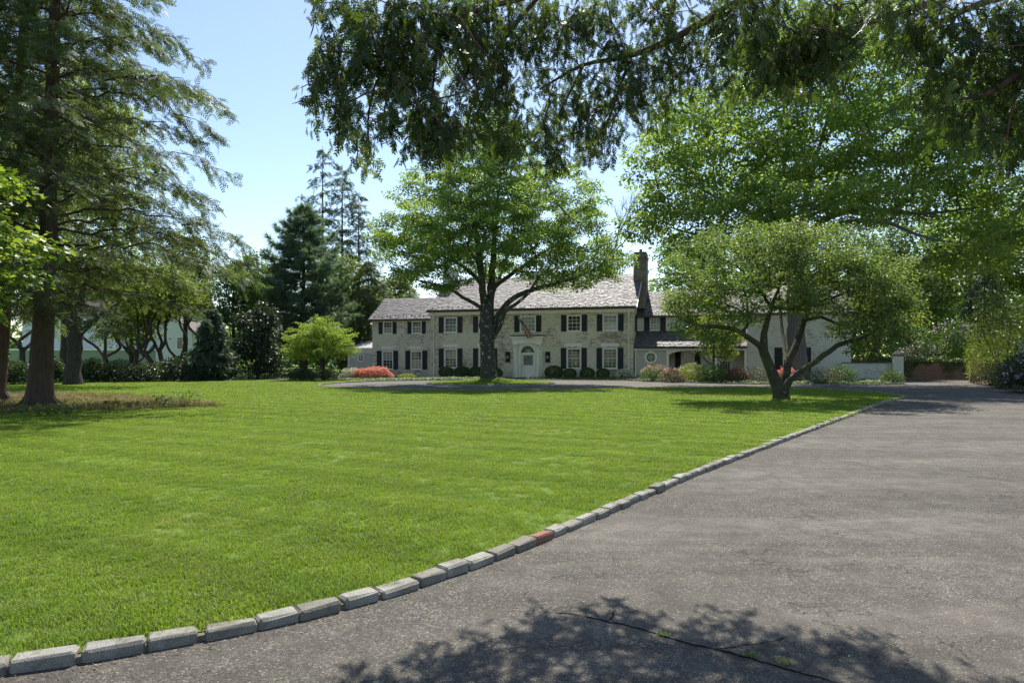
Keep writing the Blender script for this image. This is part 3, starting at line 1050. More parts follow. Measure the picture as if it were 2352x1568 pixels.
crack = mb.build('crack', M_TAR, drive)


# grass: tufts instanced over points (stuff)
def tuft(name, seed, nbl, h, spread, mat, w=.0028, lean=.5):
    g_ = rs(seed); V = []; T = []; A = []
    for i in range(nbl):
        a = g_.uniform(0, 6.28); r_ = spread * math.sqrt(g_.uniform()); x, y = r_ * math.cos(a), r_ * math.sin(a)
        b_ = g_.uniform(0, 6.28); hh = h * g_.uniform(.55, 1.2); le = hh * g_.uniform(.1, lean * 1.6)
        dx, dy = math.cos(b_), math.sin(b_); sx, sy = -dy * w, dx * w
        k = len(V)
        V += [(x - sx, y - sy, -.004), (x + sx, y + sy, -.004), (x + dx * le * .35 + sx * .8, y + dy * le * .35 + sy * .8, hh * .62), (x + dx * le * .35 - sx * .8, y + dy * le * .35 - sy * .8, hh * .62),
              (x + dx * le, y + dy * le, hh)]
        T += [(k, k + 1, k + 2), (k, k + 2, k + 3), (k + 3, k + 2, k + 4)]
        A += [g_.uniform()] * 5
    return mesh_np(name, np.array(V), np.array(T), mat, np.array(A))


def scatter(name, pts, scale, rots, variants, label, cat):
    """points mesh + geometry nodes that instance the tuft variants"""
    me = bpy.data.meshes.new(name)
    me.vertices.add(len(pts)); me.vertices.foreach_set('co', np.ascontiguousarray(pts, np.float32).ravel())
    for nm, arr in (('sc', scale), ('rz', rots)):
        a = me.attributes.new(nm, 'FLOAT', 'POINT'); a.data.foreach_set('value', np.ascontiguousarray(arr, np.float32))
    o = ob(name, me); tag(o, label, cat, None, 'stuff')
    colt = bpy.data.collections.new(name + '_tufts')
    for i, vme in enumerate(variants):
        vo = bpy.data.objects.new(name + '_tuft', vme); colt.objects.link(vo)
    ng = bpy.data.node_groups.new(name + '_nodes', 'GeometryNodeTree')
    ng.interface.new_socket('Geometry', in_out='INPUT', socket_type='NodeSocketGeometry')
    ng.interface.new_socket('Geometry', in_out='OUTPUT', socket_type='NodeSocketGeometry')
    N = ng.nodes; Lk = ng.links
    gi = N.new('NodeGroupInput'); go = N.new('NodeGroupOutput')
    ci = N.new('GeometryNodeCollectionInfo'); ci.inputs[0].default_value = colt; ci.inputs['Separate Children'].default_value = True; ci.inputs['Reset Children'].default_value = True
    ip = N.new('GeometryNodeInstanceOnPoints'); ip.inputs['Pick Instance'].default_value = True
    asc = N.new('GeometryNodeInputNamedAttribute'); asc.data_type = 'FLOAT'; asc.inputs[0].default_value = 'sc'
    arz = N.new('GeometryNodeInputNamedAttribute'); arz.data_type = 'FLOAT'; arz.inputs[0].default_value = 'rz'
    cx = N.new('ShaderNodeCombineXYZ'); Lk.new(arz.outputs[0], cx.inputs[2])
    rv = N.new('FunctionNodeRandomValue'); rv.data_type = 'INT'
    for s_ in rv.inputs:
        if s_.name == 'Min' and s_.type == 'INT': s_.default_value = 0
        if s_.name == 'Max' and s_.type == 'INT': s_.default_value = len(variants) - 1
    iout = [s_ for s_ in rv.outputs if s_.type == 'INT'][0]
    Lk.new(gi.outputs[0], ip.inputs['Points']); Lk.new(ci.outputs[0], ip.inputs['Instance']); Lk.new(asc.outputs[0], ip.inputs['Scale'])
    Lk.new(cx.outputs[0], ip.inputs['Rotation']); Lk.new(iout, ip.inputs['Instance Index'])
    Lk.new(ip.outputs[0], go.inputs[0])
    md = o.modifiers.new('tufts', 'NODES'); md.node_group = ng
    return o


def sample_poly(poly, x0, x1, y0, y1, dens, seed, holes=()):
    g_ = rs(seed)
    n = int((x1 - x0) * (y1 - y0) * dens)
    X = g_.uniform(x0, x1, n); Y = g_.uniform(y0, y1, n)
    k = in_poly(X, Y, poly) & (np.abs(X) < Y * .80 + 1.2)
    for h in holes: k &= ~in_poly(X, Y, h)
    return X[k], Y[k]


GT = [tuft('grass_tuft', i, 62, .026, .085, M_BLADE, w=.0019, lean=.9) for i in range(6)]
GF = [tuft('grass_tuft_far', 20 + i, 34, .024, .17, M_BLADE, w=.0065, lean=.9) for i in range(4)]
pts = []; scs = []
mulp = [tuple(p) for p in mul2]
lp2 = lawn_poly
for (y0, y1, dens, s0) in ((2.2, 6, 230, 1.0), (6, 10, 150, 1.05), (10, 16, 80, 1.2)):
    X, Y = sample_poly(lp2, -14, 9, y0, y1, dens, int(y0 * 10))
    pts.append(np.stack([X, Y, np.full(len(X), .045)], 1)); scs.append(s0 * rs(int(y0 * 3)).uniform(.7, 1.25, len(X)))
P_ = np.vstack(pts)
kd = np.min(np.linalg.norm(P_[:, None, :2] - k1[None, ::1], axis=2), axis=1)
seg_ok = kd > .125
P_ = P_[seg_ok]; scs = [np.concatenate(scs)[seg_ok]]
# the lawn grows longer against the kerb and in soft patches
S_ = np.concatenate(scs) * (1 + .22 * np.sin(P_[:, 0] * 1.9 + np.sin(P_[:, 1] * 1.3)) * np.sin(P_[:, 1] * 1.6 + 1))
scatter('grass', P_, S_, rs(3).uniform(0, 6.28, len(P_)), GT, 'short mown bright green grass of the near lawn', 'grass')
pts = []; scs = []
for (y0, y1, dens, s0) in ((16, 24, 34, 1.15), (24, 36, 20, 1.4), (36, 49, 13, 1.7)):
    X, Y = sample_poly(lp2, -38, 18, y0, y1, dens, int(y0 * 10), holes=(mulp,))
    pts.append(np.stack([X, Y, np.full(len(X), .045)], 1)); scs.append(s0 * rs(int(y0 * 3)).uniform(.7, 1.25, len(X)))
X, Y = sample_poly([(IC[0] + IRX * .97 * math.cos(a), IC[1] + IRY * .97 * math.sin(a)) for a in np.linspace(0, 6.2, 40)], -6, 4, 38, 49, 16, 77)
pts.append(np.stack([X, Y, [mound(x, y) for x, y in zip(X, Y)]], 1)); scs.append(np.full(len(X), 1.5))
P_ = np.vstack(pts)
scatter('grass_far', P_, np.concatenate(scs), rs(4).uniform(0, 6.28, len(P_)), GF, 'mown grass of the far lawn and the island', 'grass')
# dry grass round the mulch
GD = [tuft('dry_tuft', 40 + i, 26, .13, .16, M_DRY, w=.006, lean=.8) for i in range(4)]
X, Y = sample_poly(mulp, -30, -8, 17, 31, 16, 55)
cxm = (X + 9) / -8.0
keep = (rs(6).uniform(0, 1, len(X)) < np.clip(1.15 - cxm * .75, .10, 1)) | ((Y < 20.8) & (rs(7).uniform(0, 1, len(X)) < .6))
X, Y = X[keep], Y[keep]
scatter('dry_grass', np.stack([X, Y, np.full(len(X), .05)], 1), rs(8).uniform(.6, 1.4, len(X)), rs(9).uniform(0, 6.28, len(X)), GD, 'pale dry uncut grass round the bare patch', 'grass')


# litter on the asphalt: flakes along the kerb, scattered petals
def flakes(name, label, X, Y, size, mat, seed, z=.004, cat='litter'):
    g_ = rs(seed); n = len(X)
    P = np.stack([X, Y, np.full(n, z)], 1); a = g_.uniform(0, 6.28, n)
    D = np.stack([np.cos(a), np.sin(a), g_.normal(.1, .15, n)], 1); N_ = np.array([0, 0, 1.0]) + g_.normal(0, .25, (n, 3))
    V, T, k = place(LEAF, P, D, N_, size * g_.uniform(.5, 1.4, n))
    V[:, 2] = np.maximum(V[:, 2], .002)
    o = ob(name, mesh_np(name, V, T, mat, g_.uniform(0, 1, n)[k])); tag(o, label, cat, None, 'stuff')
    return o


LM_LIT = leafmat('dead_leaf_litter', [(.07, .045, .025), (.16, .11, .06), (.33, .27, .17)], .1, (1, 1, 1), .8, .2)
LM_PET = leafmat('pale_petal', [(.30, .26, .18), (.42, .38, .29), (.55, .50, .40)], .1, (1, 1, 1), .8, .2)
g = rs(31)
i_ = g.integers(int(np.argmin(np.abs(k1[:, 0] + 4.0))), len(k1) - 1, 1500); t_ = norm(k1[i_ + 1] - k1[i_]); nn = np.stack([t_[:, 1], -t_[:, 0]], 1)
q = k1[i_] + nn * (.085 + np.abs(g.normal(0, .07, 1500)))[:, None] + t_ * g.uniform(-.2, .2, 1500)[:, None]
flakes('leaf_litter', 'brown leaf scraps lying along the long kerb', q[:, 0], q[:, 1], .016, LM_LIT, 32)
X = g.uniform(-2, 12, 1500); Y = 3.2 + 20 * g.uniform(0, 1, 1500) ** 1.6
k = ~in_poly(X, Y, lawn_poly)
flakes('petal_litter', 'pale petals and bits scattered over the asphalt', X[k], Y[k], .012, LM_PET, 33)
X = g.uniform(-9, 29, 3800); Y = g.uniform(34, 47, 3800)
k = ~in_poly(X, Y, lawn_poly) & ~in_poly(X, Y, bed_poly) & (((X - 3.5) / 4) ** 2 + ((Y - 45) / 3) ** 2 + g.uniform(-.3, 1.2, 3800) < 1.0)
k |= (np.abs(X - 27.6 + (42 - Y) * .45) < 1.3) & (Y < 46) & (Y > 33)
flakes('drive_litter', 'tan leaf litter on the drive by the island and verge', X[k], Y[k], .07, LM_LIT, 34)
X = g.uniform(-26, -9.5, 1600); Y = g.uniform(18.5, 30, 1600); k = in_poly(X, Y, mulp)
flakes('mulch_litter', 'brown leaves lying under the tall hemlock', X[k], Y[k], .08, LM_LIT, 35, .06)

X = g.uniform(-9, 8, 150); Y = 3.5 + 22 * g.uniform(0, 1, 150) ** 1.4; k = in_poly(X, Y, lawn_poly)
flakes('fallen_leaves', 'few pale fallen leaves on the lawn', X[k], Y[k], .035, LM_LIT, 36, .072)
# ------------------------------------------------------------------ the house
HL = np.array([-6.87, 57.3]); HU = np.array([.962, -.272]); HB = np.array([.272, .962])
house = empty('brick_house', (HL[0], HL[1], 0), math.atan2(-.272, .962))
tag(house, 'long two storey house of whitewashed brick with black shutters and slate roof', 'house')


def hw(x, y, z=0.0):
    p = HL + HU * x + HB * y
    return np.array([p[0], p[1], z])


def wall_holes(mb, x0, x1, z0, z1, y, holes, depth=.16):
    xs = sorted({x0, x1, *[h[0] for h in holes], *[h[1] for h in holes]}); zs = sorted({z0, z1, *[h[2] for h in holes], *[h[3] for h in holes]})
    for a, b in zip(xs, xs[1:]):
        for c, d in zip(zs, zs[1:]):
            if any(h[0] - 1e-6 <= a and b <= h[1] + 1e-6 and h[2] - 1e-6 <= c and d <= h[3] + 1e-6 for h in holes): continue
            mb.add([(a, y, c), (b, y, c), (b, y, d), (a, y, d)], [(0, 1, 2, 3)])
    for a, b, c, d in holes:
        e = y + depth
        mb.add([(a, y, c), (b, y, c), (b, y, d), (a, y, d), (a, e, c), (b, e, c), (b, e, d), (a, e, d)], [(0, 1, 5, 4), (1, 2, 6, 5), (2, 3, 7, 6), (3, 0, 4, 7)])


def window(parent, xc, z0, z1, w, y, cols=3, sill=True, cas=.13, rows=2):
    """sash window filling an opening: frame > pane, muntins, sill"""
    x0, x1 = xc - w / 2, xc + w / 2
    m = MB()
    m.box(x0 + .002, x0 + cas, y - .02, y + .10, z0 + .002, z1 - .002).box(x1 - cas, x1 - .002, y - .02, y + .10, z0 + .002, z1 - .002)
    m.box(x0 + cas, x1 - cas, y - .018, y + .10, z1 - .10, z1 - .002).box(x0 + cas, x1 - cas, y - .018, y + .10, z0 + .002, z0 + .07)
    zm = (z0 + z1) / 2
    m.box(x0 + cas, x1 - cas, y + .045, y + .10, zm - .022, zm + .022)
    fr = m.build('window', M_WHITE, parent)
    a, b = x0 + cas, x1 - cas
    for lo, hi, yy in ((z0 + .07, zm - .022, .105), (zm + .022, z1 - .10, .085)):
        MB().box(a, b, y + yy, y + yy + .006, lo, hi).build('pane', M_GLASSPALE if PN.uniform() < .3 else M_GLASS, fr)
        m = MB()
        for c in range(1, cols):
            xx = a + (b - a) * c / cols
            m.box(xx - .011, xx + .011, y + yy - .022, y + yy - .001, lo, hi)
        for r_ in range(1, rows):
            zz = lo + (hi - lo) * r_ / rows
            m.box(a, b, y + yy - .020, y + yy - .002, zz - .011, zz + .011)
        m.build('muntins', M_WHITE, fr)
    if sill: MB().box(x0 - .05, x1 + .05, y - .07, y + .02, z0 - .06, z0).build('sill', M_WHITE, fr)
    return fr


def shutter(parent, x0, x1, z0, z1, y):
    m = MB(); t_ = y - .055; b_ = y - .008
    m.box(x0, x1, y - .03, b_, z0, z1)
    zm = z0 + (z1 - z0) * .52
    for a, b in ((x0, x0 + .06), (x1 - .06, x1)): m.box(a, b, t_, y - .03, z0, z1)
    for a, b in ((z0, z0 + .09), (zm - .045, zm + .045), (z1 - .07, z1)): m.box(x0 + .06, x1 - .06, t_ + .004, y - .03, a, b)
    for a, b in ((z0 + .09, zm - .045), (zm + .045, z1 - .07)):
        n = max(4, int((b - a) / .075))
        for i in range(n):
            zz = a + (b - a) * (i + .5) / n
            m.add([(x0 + .06, y - .048, zz - .02), (x1 - .06, y - .048, zz - .02), (x1 - .06, y - .031, zz + .022), (x0 + .06, y - .031, zz + .022)], [(0, 1, 2, 3)])
    return m.build('shutter', M_SHUT, parent)


# main block
MW, MD, ME, MRG = 16.89, 10.0, 5.50, 8.55
up_c = [1.83, 4.86, 8.46, 12.24, 15.09]
lo_c = [1.83, 4.86, 12.22, 15.07]
holes = [(c - .60, c + .60, 3.72, 5.0) if c != 8.46 else (c - .68, c + .68, 3.72, 5.0) for c in up_c] + [(c - .60, c + .60, .78, 2.38) for c in lo_c] + [(7.86, 9.06 + .0, .10, 2.62)]
m = MB()
wall_holes(m, 0, MW, -.1, ME, 0, holes, .30)
m.build('front_wall', M_BRICK, house)
m = MB()
m.add([(MW, 0, -.1), (MW, MD, -.1), (MW, MD, ME), (MW, MD / 2, MRG), (MW, 0, ME)], [(0, 1, 2, 3, 4)])
m.add([(0, 0, -.1), (0, MD, -.1), (0, MD, ME), (0, MD / 2, MRG), (0, 0, ME)], [(4, 3, 2, 1, 0)])
m.add([(0, MD, -.1), (MW, MD, -.1), (MW, MD, ME), (0, MD, ME)], [(0, 1, 2, 3)])
m.build('gable_wall', M_BRICK, house)
for c in up_c:
    w_ = 1.20 if c != 8.46 else 1.36
    window(house, c, 3.72, 5.0, w_, .03, 4 if c == 8.46 else 3)
    e = w_ / 2 + .01
    shutter(house, c - e - .43, c - e, 3.70, 5.02, 0); shutter(house, c + e, c + e + .43, 3.70, 5.02, 0)
for c in lo_c:
    window(house, c, .78, 2.38, 1.20, .03, 3, rows=3)
    shutter(house, c - .61 - .43, c - .61, .76, 2.40, 0); shutter(house, c + .61, c + 1.04, .76, 2.40, 0)
    MB().box(c - .68, c + .68, -.025, .06, 2.50, 2.76).build('lintel', M_WHITE, house)
MB().box(12.22 + .02, 12.22 + .22, .108 + .0, .112, 1.05, 1.32).build('paper_note', M_NOTE, house)
# side shutters on the gable end
for y0 in (1.0, 2.0):
    MB().box(MW + .01, MW + .06, y0, y0 + .42, 3.72, 5.0).build('side_shutter', M_SHUT, house)
# cornice, gutter, downspouts
MB().box(-.05, MW + .05, -.14, .0, 5.16, 5.40).box(-.10, MW + .10, -.26, .0, 5.40, 5.52).build('cornice', M_WHITE, house)
MB().box(-.16, MW + .22, -.42, -.30, 5.47, 5.60).build('gutter', M_GUTTER, house)
for x_ in (.36, 16.52):
    MB().tube([(x_, -.33, 5.50), (x_, -.20, 5.30), (x_, -.08, 5.16), (x_, -.08, .15), (x_, -.18, .05)], [.05] * 5, 8).box(x_ - .09, x_ + .09, -.15, -.01, 4.86, 5.10).build('downspout', M_WHITE, house, True)

# slates: collected for every front slope, then the 300 nearest become single parts
SL = []   # (matrix 3x3 rows: centre, xdir, updir, normal, width, length, v)


def slope(x0, x1, y0, z0, y1, z1, name, seed, expo=.205, deck=True, thick=.10):
    L_ = math.hypot(y1 - y0, z1 - z0); cy_, sy_ = (y1 - y0) / L_, (z1 - z0) / L_
    if deck:
        MB().prism_x([(y0, z0), (y1, z1), (y1, z1 - thick / cy_), (y0, z0 - thick / cy_)], x0, x1).build(name, M_SLATE, house)
    g_ = rs(seed)
    nr = int(L_ / expo)
    for r_ in range(nr + 1):
        d = r_ * expo
        ln = min(expo * 2.1, L_ - d + .05)
        if ln < .08: continue
        x = x0 - g_.uniform(0, .3)
        while x < x1:
            w = g_.uniform(.20, .38)
            a, b = max(x, x0), min(x + w, x1)
            if b - a > .05:
                SL.append(((a + b) / 2, y0, z0, cy_, sy_, d + g_.normal(0, .010), b - a - .008, ln, float(np.clip(g_.normal(.5, .27), 0, 1)), g_.uniform(.018, .040), g_.normal(0, .012)))
            x += w


slope(-.25, MW + .25, -.34, 5.52, MD / 2, MRG + .10, 'roof', 1)
MB().prism_x([(MD / 2, MRG + .10), (MD + .34, 5.52), (MD + .34, 5.40), (MD / 2, MRG - .02)], -.25, MW + .25).build('roof_back', M_SLATE, house)
MB().prism_x([(MD / 2 - .14, MRG + .06), (MD / 2, MRG + .16), (MD / 2 + .14, MRG + .06)], -.26, MW + .26).build('ridge_cap', M_SLATE, house)
for sx in (-.30, MW + .25):
    m = MB(); m.prism_x([(-.34, 5.40), (-.34, 5.53), (MD / 2, MRG + .10), (MD + .34, 5.53), (MD + .34, 5.40), (MD / 2, MRG - .05)], sx, sx + .05).build('rake_board', M_WHITE, house)


def chimney(x0, x1, y0, y1, z0, z1, mat, base_white=None):
    m = MB().box(x0, x1, y0, y1, z0, z1 - .5).box(x0 - .05, x1 + .05, y0 - .05, y1 + .05, z1 - .5, z1 - .32).box(x0 + .02, x1 - .02, y0 + .02, y1 - .02, z1 - .32, z1)
    o = m.build('chimney', mat, house)
    MB().tube([((x0 + x1) / 2, (y0 + y1) / 2, z1 - .02), ((x0 + x1) / 2, (y0 + y1) / 2, z1 + .35)], [.14, .12], 10).build('chimney_pot', M_BALL, o)
    return o


chimney(-.42, .56, 3.9, 5.2, 4.0, 9.7, M_BRICKW)
ch = chimney(16.5, 17.55, 3.8, 5.6, 3.0, 10.35, M_BRICKCH)
MB().prism_x([(2.3, 5.6), (3.79, 7.6), (3.79, 5.6)], 16.96, 17.5).build('chimney_shoulder', M_BRICKCH, ch)

# left wing
WD = 6.0; wy = .6
wx0 = -5.67
wu = [-4.2, -1.49]; wlc = [-4.21, -1.52]
holes = [(c - .47, c + .47, 3.70, 4.76) for c in wu] + [(c - .55, c + .55, .64, 2.22) for c in wlc]
m = MB(); wall_holes(m, wx0, 0, -.1, 4.92, wy, holes, .25)
m.add([(wx0, wy, -.1), (wx0, wy + WD, -.1), (wx0, wy + WD, 4.92), (wx0, wy + WD / 2, 6.9), (wx0, wy, 4.92)], [(4, 3, 2, 1, 0)])
m.add([(wx0, wy + WD, -.1), (0, wy + WD, -.1), (0, wy + WD, 4.92), (wx0, wy + WD, 4.92)], [(0, 1, 2, 3)])
m.build('wing_wall', M_BRICK, house)
for c in wu:
    window(house, c, 3.70, 4.76, .94, wy + .03, 3, cas=.11); shutter(house, c - .48 - .36, c - .48, 3.68, 4.78, wy); shutter(house, c + .48, c + .84, 3.68, 4.78, wy)
for c in wlc:
    window(house, c, .64, 2.22, 1.10, wy + .03, 3, rows=3, cas=.11); shutter(house, c - .56 - .44, c - .56, .62, 2.24, wy); shutter(house, c + .56, c + 1.0, .62, 2.24, wy)
    MB().box(c - .64, c + .64, wy - .025, wy + .06, 2.36, 2.60).build('lintel', M_WHITE, house)
slope(wx0 - .25, -.02, wy - .30, 4.90, wy + WD / 2, 6.95, 'wing_roof', 2)
MB().prism_x([(wy + WD / 2, 6.95), (wy + WD + .3, 4.90), (wy + WD + .3, 4.78), (wy + WD / 2, 6.83)], wx0 - .25, -.02).build('wing_roof_back', M_SLATE, house)
MB().box(wx0 - .2, -.03, wy - .36, wy - .27, 4.80, 4.93).build('wing_gutter', M_GUTTER, house)
MB().box(wx0 - .04, -.03, wy - .09, wy - .0, 4.72, 4.90).build('wing_frieze', M_WHITE, house)


def lattice(x0, x1, z0, z1, y, circ=None, sp=.125, wd=.026, name='lattice'):
    m = MB()
    for sgn, yy in ((1, y), (-1, y - .013)):
        c = (x0 - (z1 - z0)) if sgn > 0 else x0
        k0 = x0 - (z1 - z0) if sgn > 0 else x0
        k1_ = x1 if sgn > 0 else x1 + (z1 - z0)
        k_ = k0 + sp / 2
        while k_ < k1_:
            pts_ = []
            # line x = k + sgn*(z-z0)
            za, zb = z0, z1
            xa, xb = k_, k_ + sgn * (z1 - z0)
            ts = [0.0, 1.0]
            dx_ = xb - xa
            lo_t = max(0.0, min((x0 - xa) / dx_, (x1 - xa) / dx_)); hi_t = min(1.0, max((x0 - xa) / dx_, (x1 - xa) / dx_))
            if hi_t - lo_t > .02:
                segs = [(lo_t, hi_t)]
                if circ:
                    cx_, cz_, cr_ = circ
                    px_, pz_ = xa - cx_, za - cz_; dz_ = zb - za
                    A_ = dx_ * dx_ + dz_ * dz_; B_ = 2 * (px_ * dx_ + pz_ * dz_); C_ = px_ * px_ + pz_ * pz_ - cr_ * cr_
                    D_ = B_ * B_ - 4 * A_ * C_
                    if D_ > 0:
                        t1, t2 = (-B_ - math.sqrt(D_)) / 2 / A_, (-B_ + math.sqrt(D_)) / 2 / A_
                        segs = [(lo_t, min(hi_t, t1)), (max(lo_t, t2), hi_t)]
                for a, b in segs:
                    if b - a < .01: continue
                    h_ = wd / 2 * 1.414
                    p = [(xa + dx_ * a, za + (zb - za) * a), (xa + dx_ * b, za + (zb - za) * b)]
                    m.hexa([(p[0][0] - h_, yy - .012, p[0][1]), (p[0][0] + h_, yy - .012, p[0][1]), (p[0][0] + h_, yy, p[0][1]), (p[0][0] - h_, yy, p[0][1]),
                            (p[1][0] - h_, yy - .012, p[1][1]), (p[1][0] + h_, yy - .012, p[1][1]), (p[1][0] + h_, yy, p[1][1]), (p[1][0] - h_, yy, p[1][1])])
            k_ += sp
    return m.build(name, M_WHITE, house)


def round_window(xc, zc, r_, y):
    m = MB(); n = 28
    for i in range(n):
        a0, a1 = 2 * math.pi * i / n, 2 * math.pi * (i + 1) / n
        p = []
        for yy in (y - .05, y + .02):
            for a, q in ((a0, r_), (a1, r_), (a1, r_ * .66), (a0, r_ * .66)): p.append((xc + q * math.cos(a), yy, zc + q * math.sin(a)))
        m.hexa(p)
    fr = m.build('oval_window', M_WHITE, house)
    MB().prism_y([(xc + r_ * .67 * math.cos(a), zc + r_ * .67 * math.sin(a)) for a in np.linspace(0, 2 * math.pi, 24, endpoint=False)], y - .005, y + .01).build('pane', M_GLASS, fr)
    m = MB(); q = r_ * .66
    m.box(xc - .012, xc + .012, y - .03, y - .006, zc - q, zc + q).box(xc - q, xc + q, y - .028, y - .008, zc - .012, zc + .012)
    for i in range(16):
        a0, a1 = 2 * math.pi * i / 16, 2 * math.pi * (i + 1) / 16
        m.hexa([(xc + k_ * r_ * math.cos(a), yy, zc + k_ * r_ * math.sin(a)) for yy in (y - .027, y - .009) for a, k_ in ((a0, .36), (a1, .36), (a1, .31), (a0, .31))])
    m.build('muntins', M_WHITE, fr)


# lattice pavilion at the left end
px0, px1, py_ = -8.5, wx0, 1.5
MB().box(px0, px1, py_, py_ + 3.2, -.1, 2.26).build('pavilion_wall', M_LATBACK, house)
m = MB().box(px0 - .02, px0 + .13, py_ - .06, py_ - .003, -.05, 2.26).box(px1 - .16, px1 - .02, py_ - .06, py_ - .003, -.05, 2.26).box(px0 + .13, px1 - .16, py_ - .055, py_ - .003, 2.02, 2.26)
m.box(px0 - .12, px1 - .005, py_ - .16, py_ - .003, 2.26, 2.38).box(px0 - .20, px1 - .005, py_ - .26, py_ - .003, 2.38, 2.50)
m.build('pavilion_trim', M_WHITE, house)
lattice(px0 + .14, px1 - .17, .10, 2.0, py_ - .010, (-7.23, 1.60, .38))
round_window(-7.23, 1.60, .37, py_ - .03)
m = MB()
a_, b_ = px0 - .25, px1 - .01
m.add([(a_, py_ - .3, 2.50), (b_, py_ - .3, 2.50), (b_, py_ + 1.6, 3.15), (a_ + 1.5, py_ + 1.6, 3.15), (a_, py_ + 3.5, 2.50), (b_, py_ + 3.5, 2.50)], [(0, 1, 2, 3), (0, 3, 4), (4, 3, 2, 5), (0, 4, 5, 1)])
pr = m.build('pavilion_roof', M_METALROOF, house)
m = MB()
for i in range(6):
    x_ = a_ + .5 + i * .45
    t1 = min(1, max(.05, (x_ - a_) / 1.5))
    m.tube([(x_, py_ - .3, 2.515), (x_, py_ - .3 + 1.9 * t1, 2.515 + .65 * t1)], [.014, .014], 4)
m.build('standing_seam', M_METALROOF, pr)

# right link with porch
qx0, qx1 = MW + .002, 25.2
m = MB(); wall_holes(m, qx0, qx1, -.1, 4.95, 2.4, [(17.94, 18.74, 3.80, 4.84), (21.6, 22.4, 3.80, 4.84), (20.38, 21.4, .5, 2.2), (23.2, 24.2, .5, 2.2)], .2)
m.build('link_wall', M_CREAM, house)
for i in range(7):
    zb = 3.72 + i * .178
    for a, b in ((qx0 + .16, 17.45), (19.2, 21.1), (22.9, qx1 - .02)):
        MB().hexa([(a, 2.365, zb), (b, 2.365, zb), (b, 2.398, zb), (a, 2.398, zb), (a, 2.385, zb + .176), (b, 2.385, zb + .176), (b, 2.398, zb + .176), (a, 2.398, zb + .176)]).build('clapboard', M_CREAM, house)
MB().box(qx0 + .02, qx0 + .16, 2.33, 2.398, 3.65, 4.92).build('corner_board', M_WHITE, house)
for c in (18.34, 22.0):
    window(house, c, 3.80, 4.84, .80, 2.43, 3, cas=.07); shutter(house, c - .41 - .44, c - .41, 3.78, 4.86, 2.4); shutter(house, c + .41, c + .85, 3.78, 4.86, 2.4)
window(house, 20.89, .5, 2.2, 1.02, 2.43, 4, rows=4); shutter(house, 19.92, 20.36, .48, 2.22, 2.4); shutter(house, 21.42, 21.86, .48, 2.22, 2.4)
window(house, 23.7, .5, 2.2, 1.0, 2.43, 4, rows=4)
slope(qx0 + .03, qx1 + .05, 2.1, 4.93, 5.4, 7.15, 'link_roof', 3)
MB().prism_x([(5.4, 7.15), (8.6, 4.93), (8.6, 4.8), (5.4, 7.02)], qx0 + .03, qx1 + .05).build('link_roof_back', M_SLATE, house)
MB().box(qx0 + .02, qx1, 2.02, 2.11, 4.82, 4.95).build('link_gutter', M_GUTTER, house)
slope(qx0 - .02 + .06, qx1 - .02, -.28, 2.44, 2.36, 3.72, 'porch_roof', 4)
MB().box(qx0 + .05, qx1 - .05, -.34, -.25, 2.34, 2.46).build('porch_gutter', M_GUTTER, house)
m = MB()
m.box(qx0 + .03, qx1 - .02, -.05, .10, 2.16, 2.42)
for a, b in ((17.0, 17.10), (19.36, 19.56), (22.86, 23.06), (25.0, 25.17)): m.box(a, b, -.05, .10, 0, 2.16)
MB().box(17.1, 19.36, .02, .06, 0, 2.16).build('lattice_backing', M_LATBACK, house)
# flat arch over the opening
for x0_, x1_ in ((19.56, 22.86),):
    n = 14
    for i in range(n):
        ta, tb = i / n, (i + 1) / n
        ha = 2.16 - .30 * (1 - math.sin(math.pi * ta) ** .55); hb = 2.16 - .30 * (1 - math.sin(math.pi * tb) ** .55)
        xa, xb = x0_ + (x1_ - x0_) * ta, x0_ + (x1_ - x0_) * tb
        m.hexa([(xa, -.03, ha), (xb, -.03, hb), (xb, .08, hb), (xa, .08, ha), (xa, -.03, 2.162), (xb, -.03, 2.162), (xb, .08, 2.162), (xa, .08, 2.162)])
m.build('porch_front', M_WHITE, house)
lattice(17.12, 19.34, .3, 2.10, .012, (18.2, 1.65, .52))
round_window(18.2, 1.65, .50, -.01)
MB().box(17.0, 25.1, .0, 2.4, -.02, .10).build('porch_floor', M_STEP, house)

# right block
bx0, bx1 = 25.2, 32.2
m = MB(); wall_holes(m, bx0, bx1, -.1, 4.85, 0, [(27.66, 29.0, .6, 2.36)], .2)
m.add([(bx0, 0, -.1), (bx0, 7, -.1), (bx0, 7, 4.85), (bx0, 3.5, 7.1), (bx0, 0, 4.85)], [(4, 3, 2, 1, 0)])
m.add([(bx1, 0, -.1), (bx1, 7, -.1), (bx1, 7, 4.85), (bx1, 3.5, 7.1), (bx1, 0, 4.85)], [(0, 1, 2, 3, 4)])
m.add([(bx0, 7, -.1), (bx1, 7, -.1), (bx1, 7, 4.85), (bx0, 7, 4.85)], [(0, 1, 2, 3)])
m.build('block_wall', M_BRICKW, house)
window(house, 28.33, .6, 2.36, 1.34, .03, 4, rows=3); shutter(house, 27.10, 27.65, .58, 2.38, 0); shutter(house, 29.01, 29.56, .58, 2.38, 0)
MB().box(27.6, 29.06, -.025, .06, 2.46, 2.72).build('lintel', M_WHITE, house)
slope(bx0 - .2, bx1 + .2, -.3, 4.85, 3.5, 7.15, 'block_roof', 5)
MB().prism_x([(3.5, 7.15), (7.3, 4.85), (7.3, 4.72), (3.5, 7.02)], bx0 - .2, bx1 + .2).build('block_roof_back', M_SLATE, house)

# slates into objects
cam2 = np.array([0.0, 0.0])


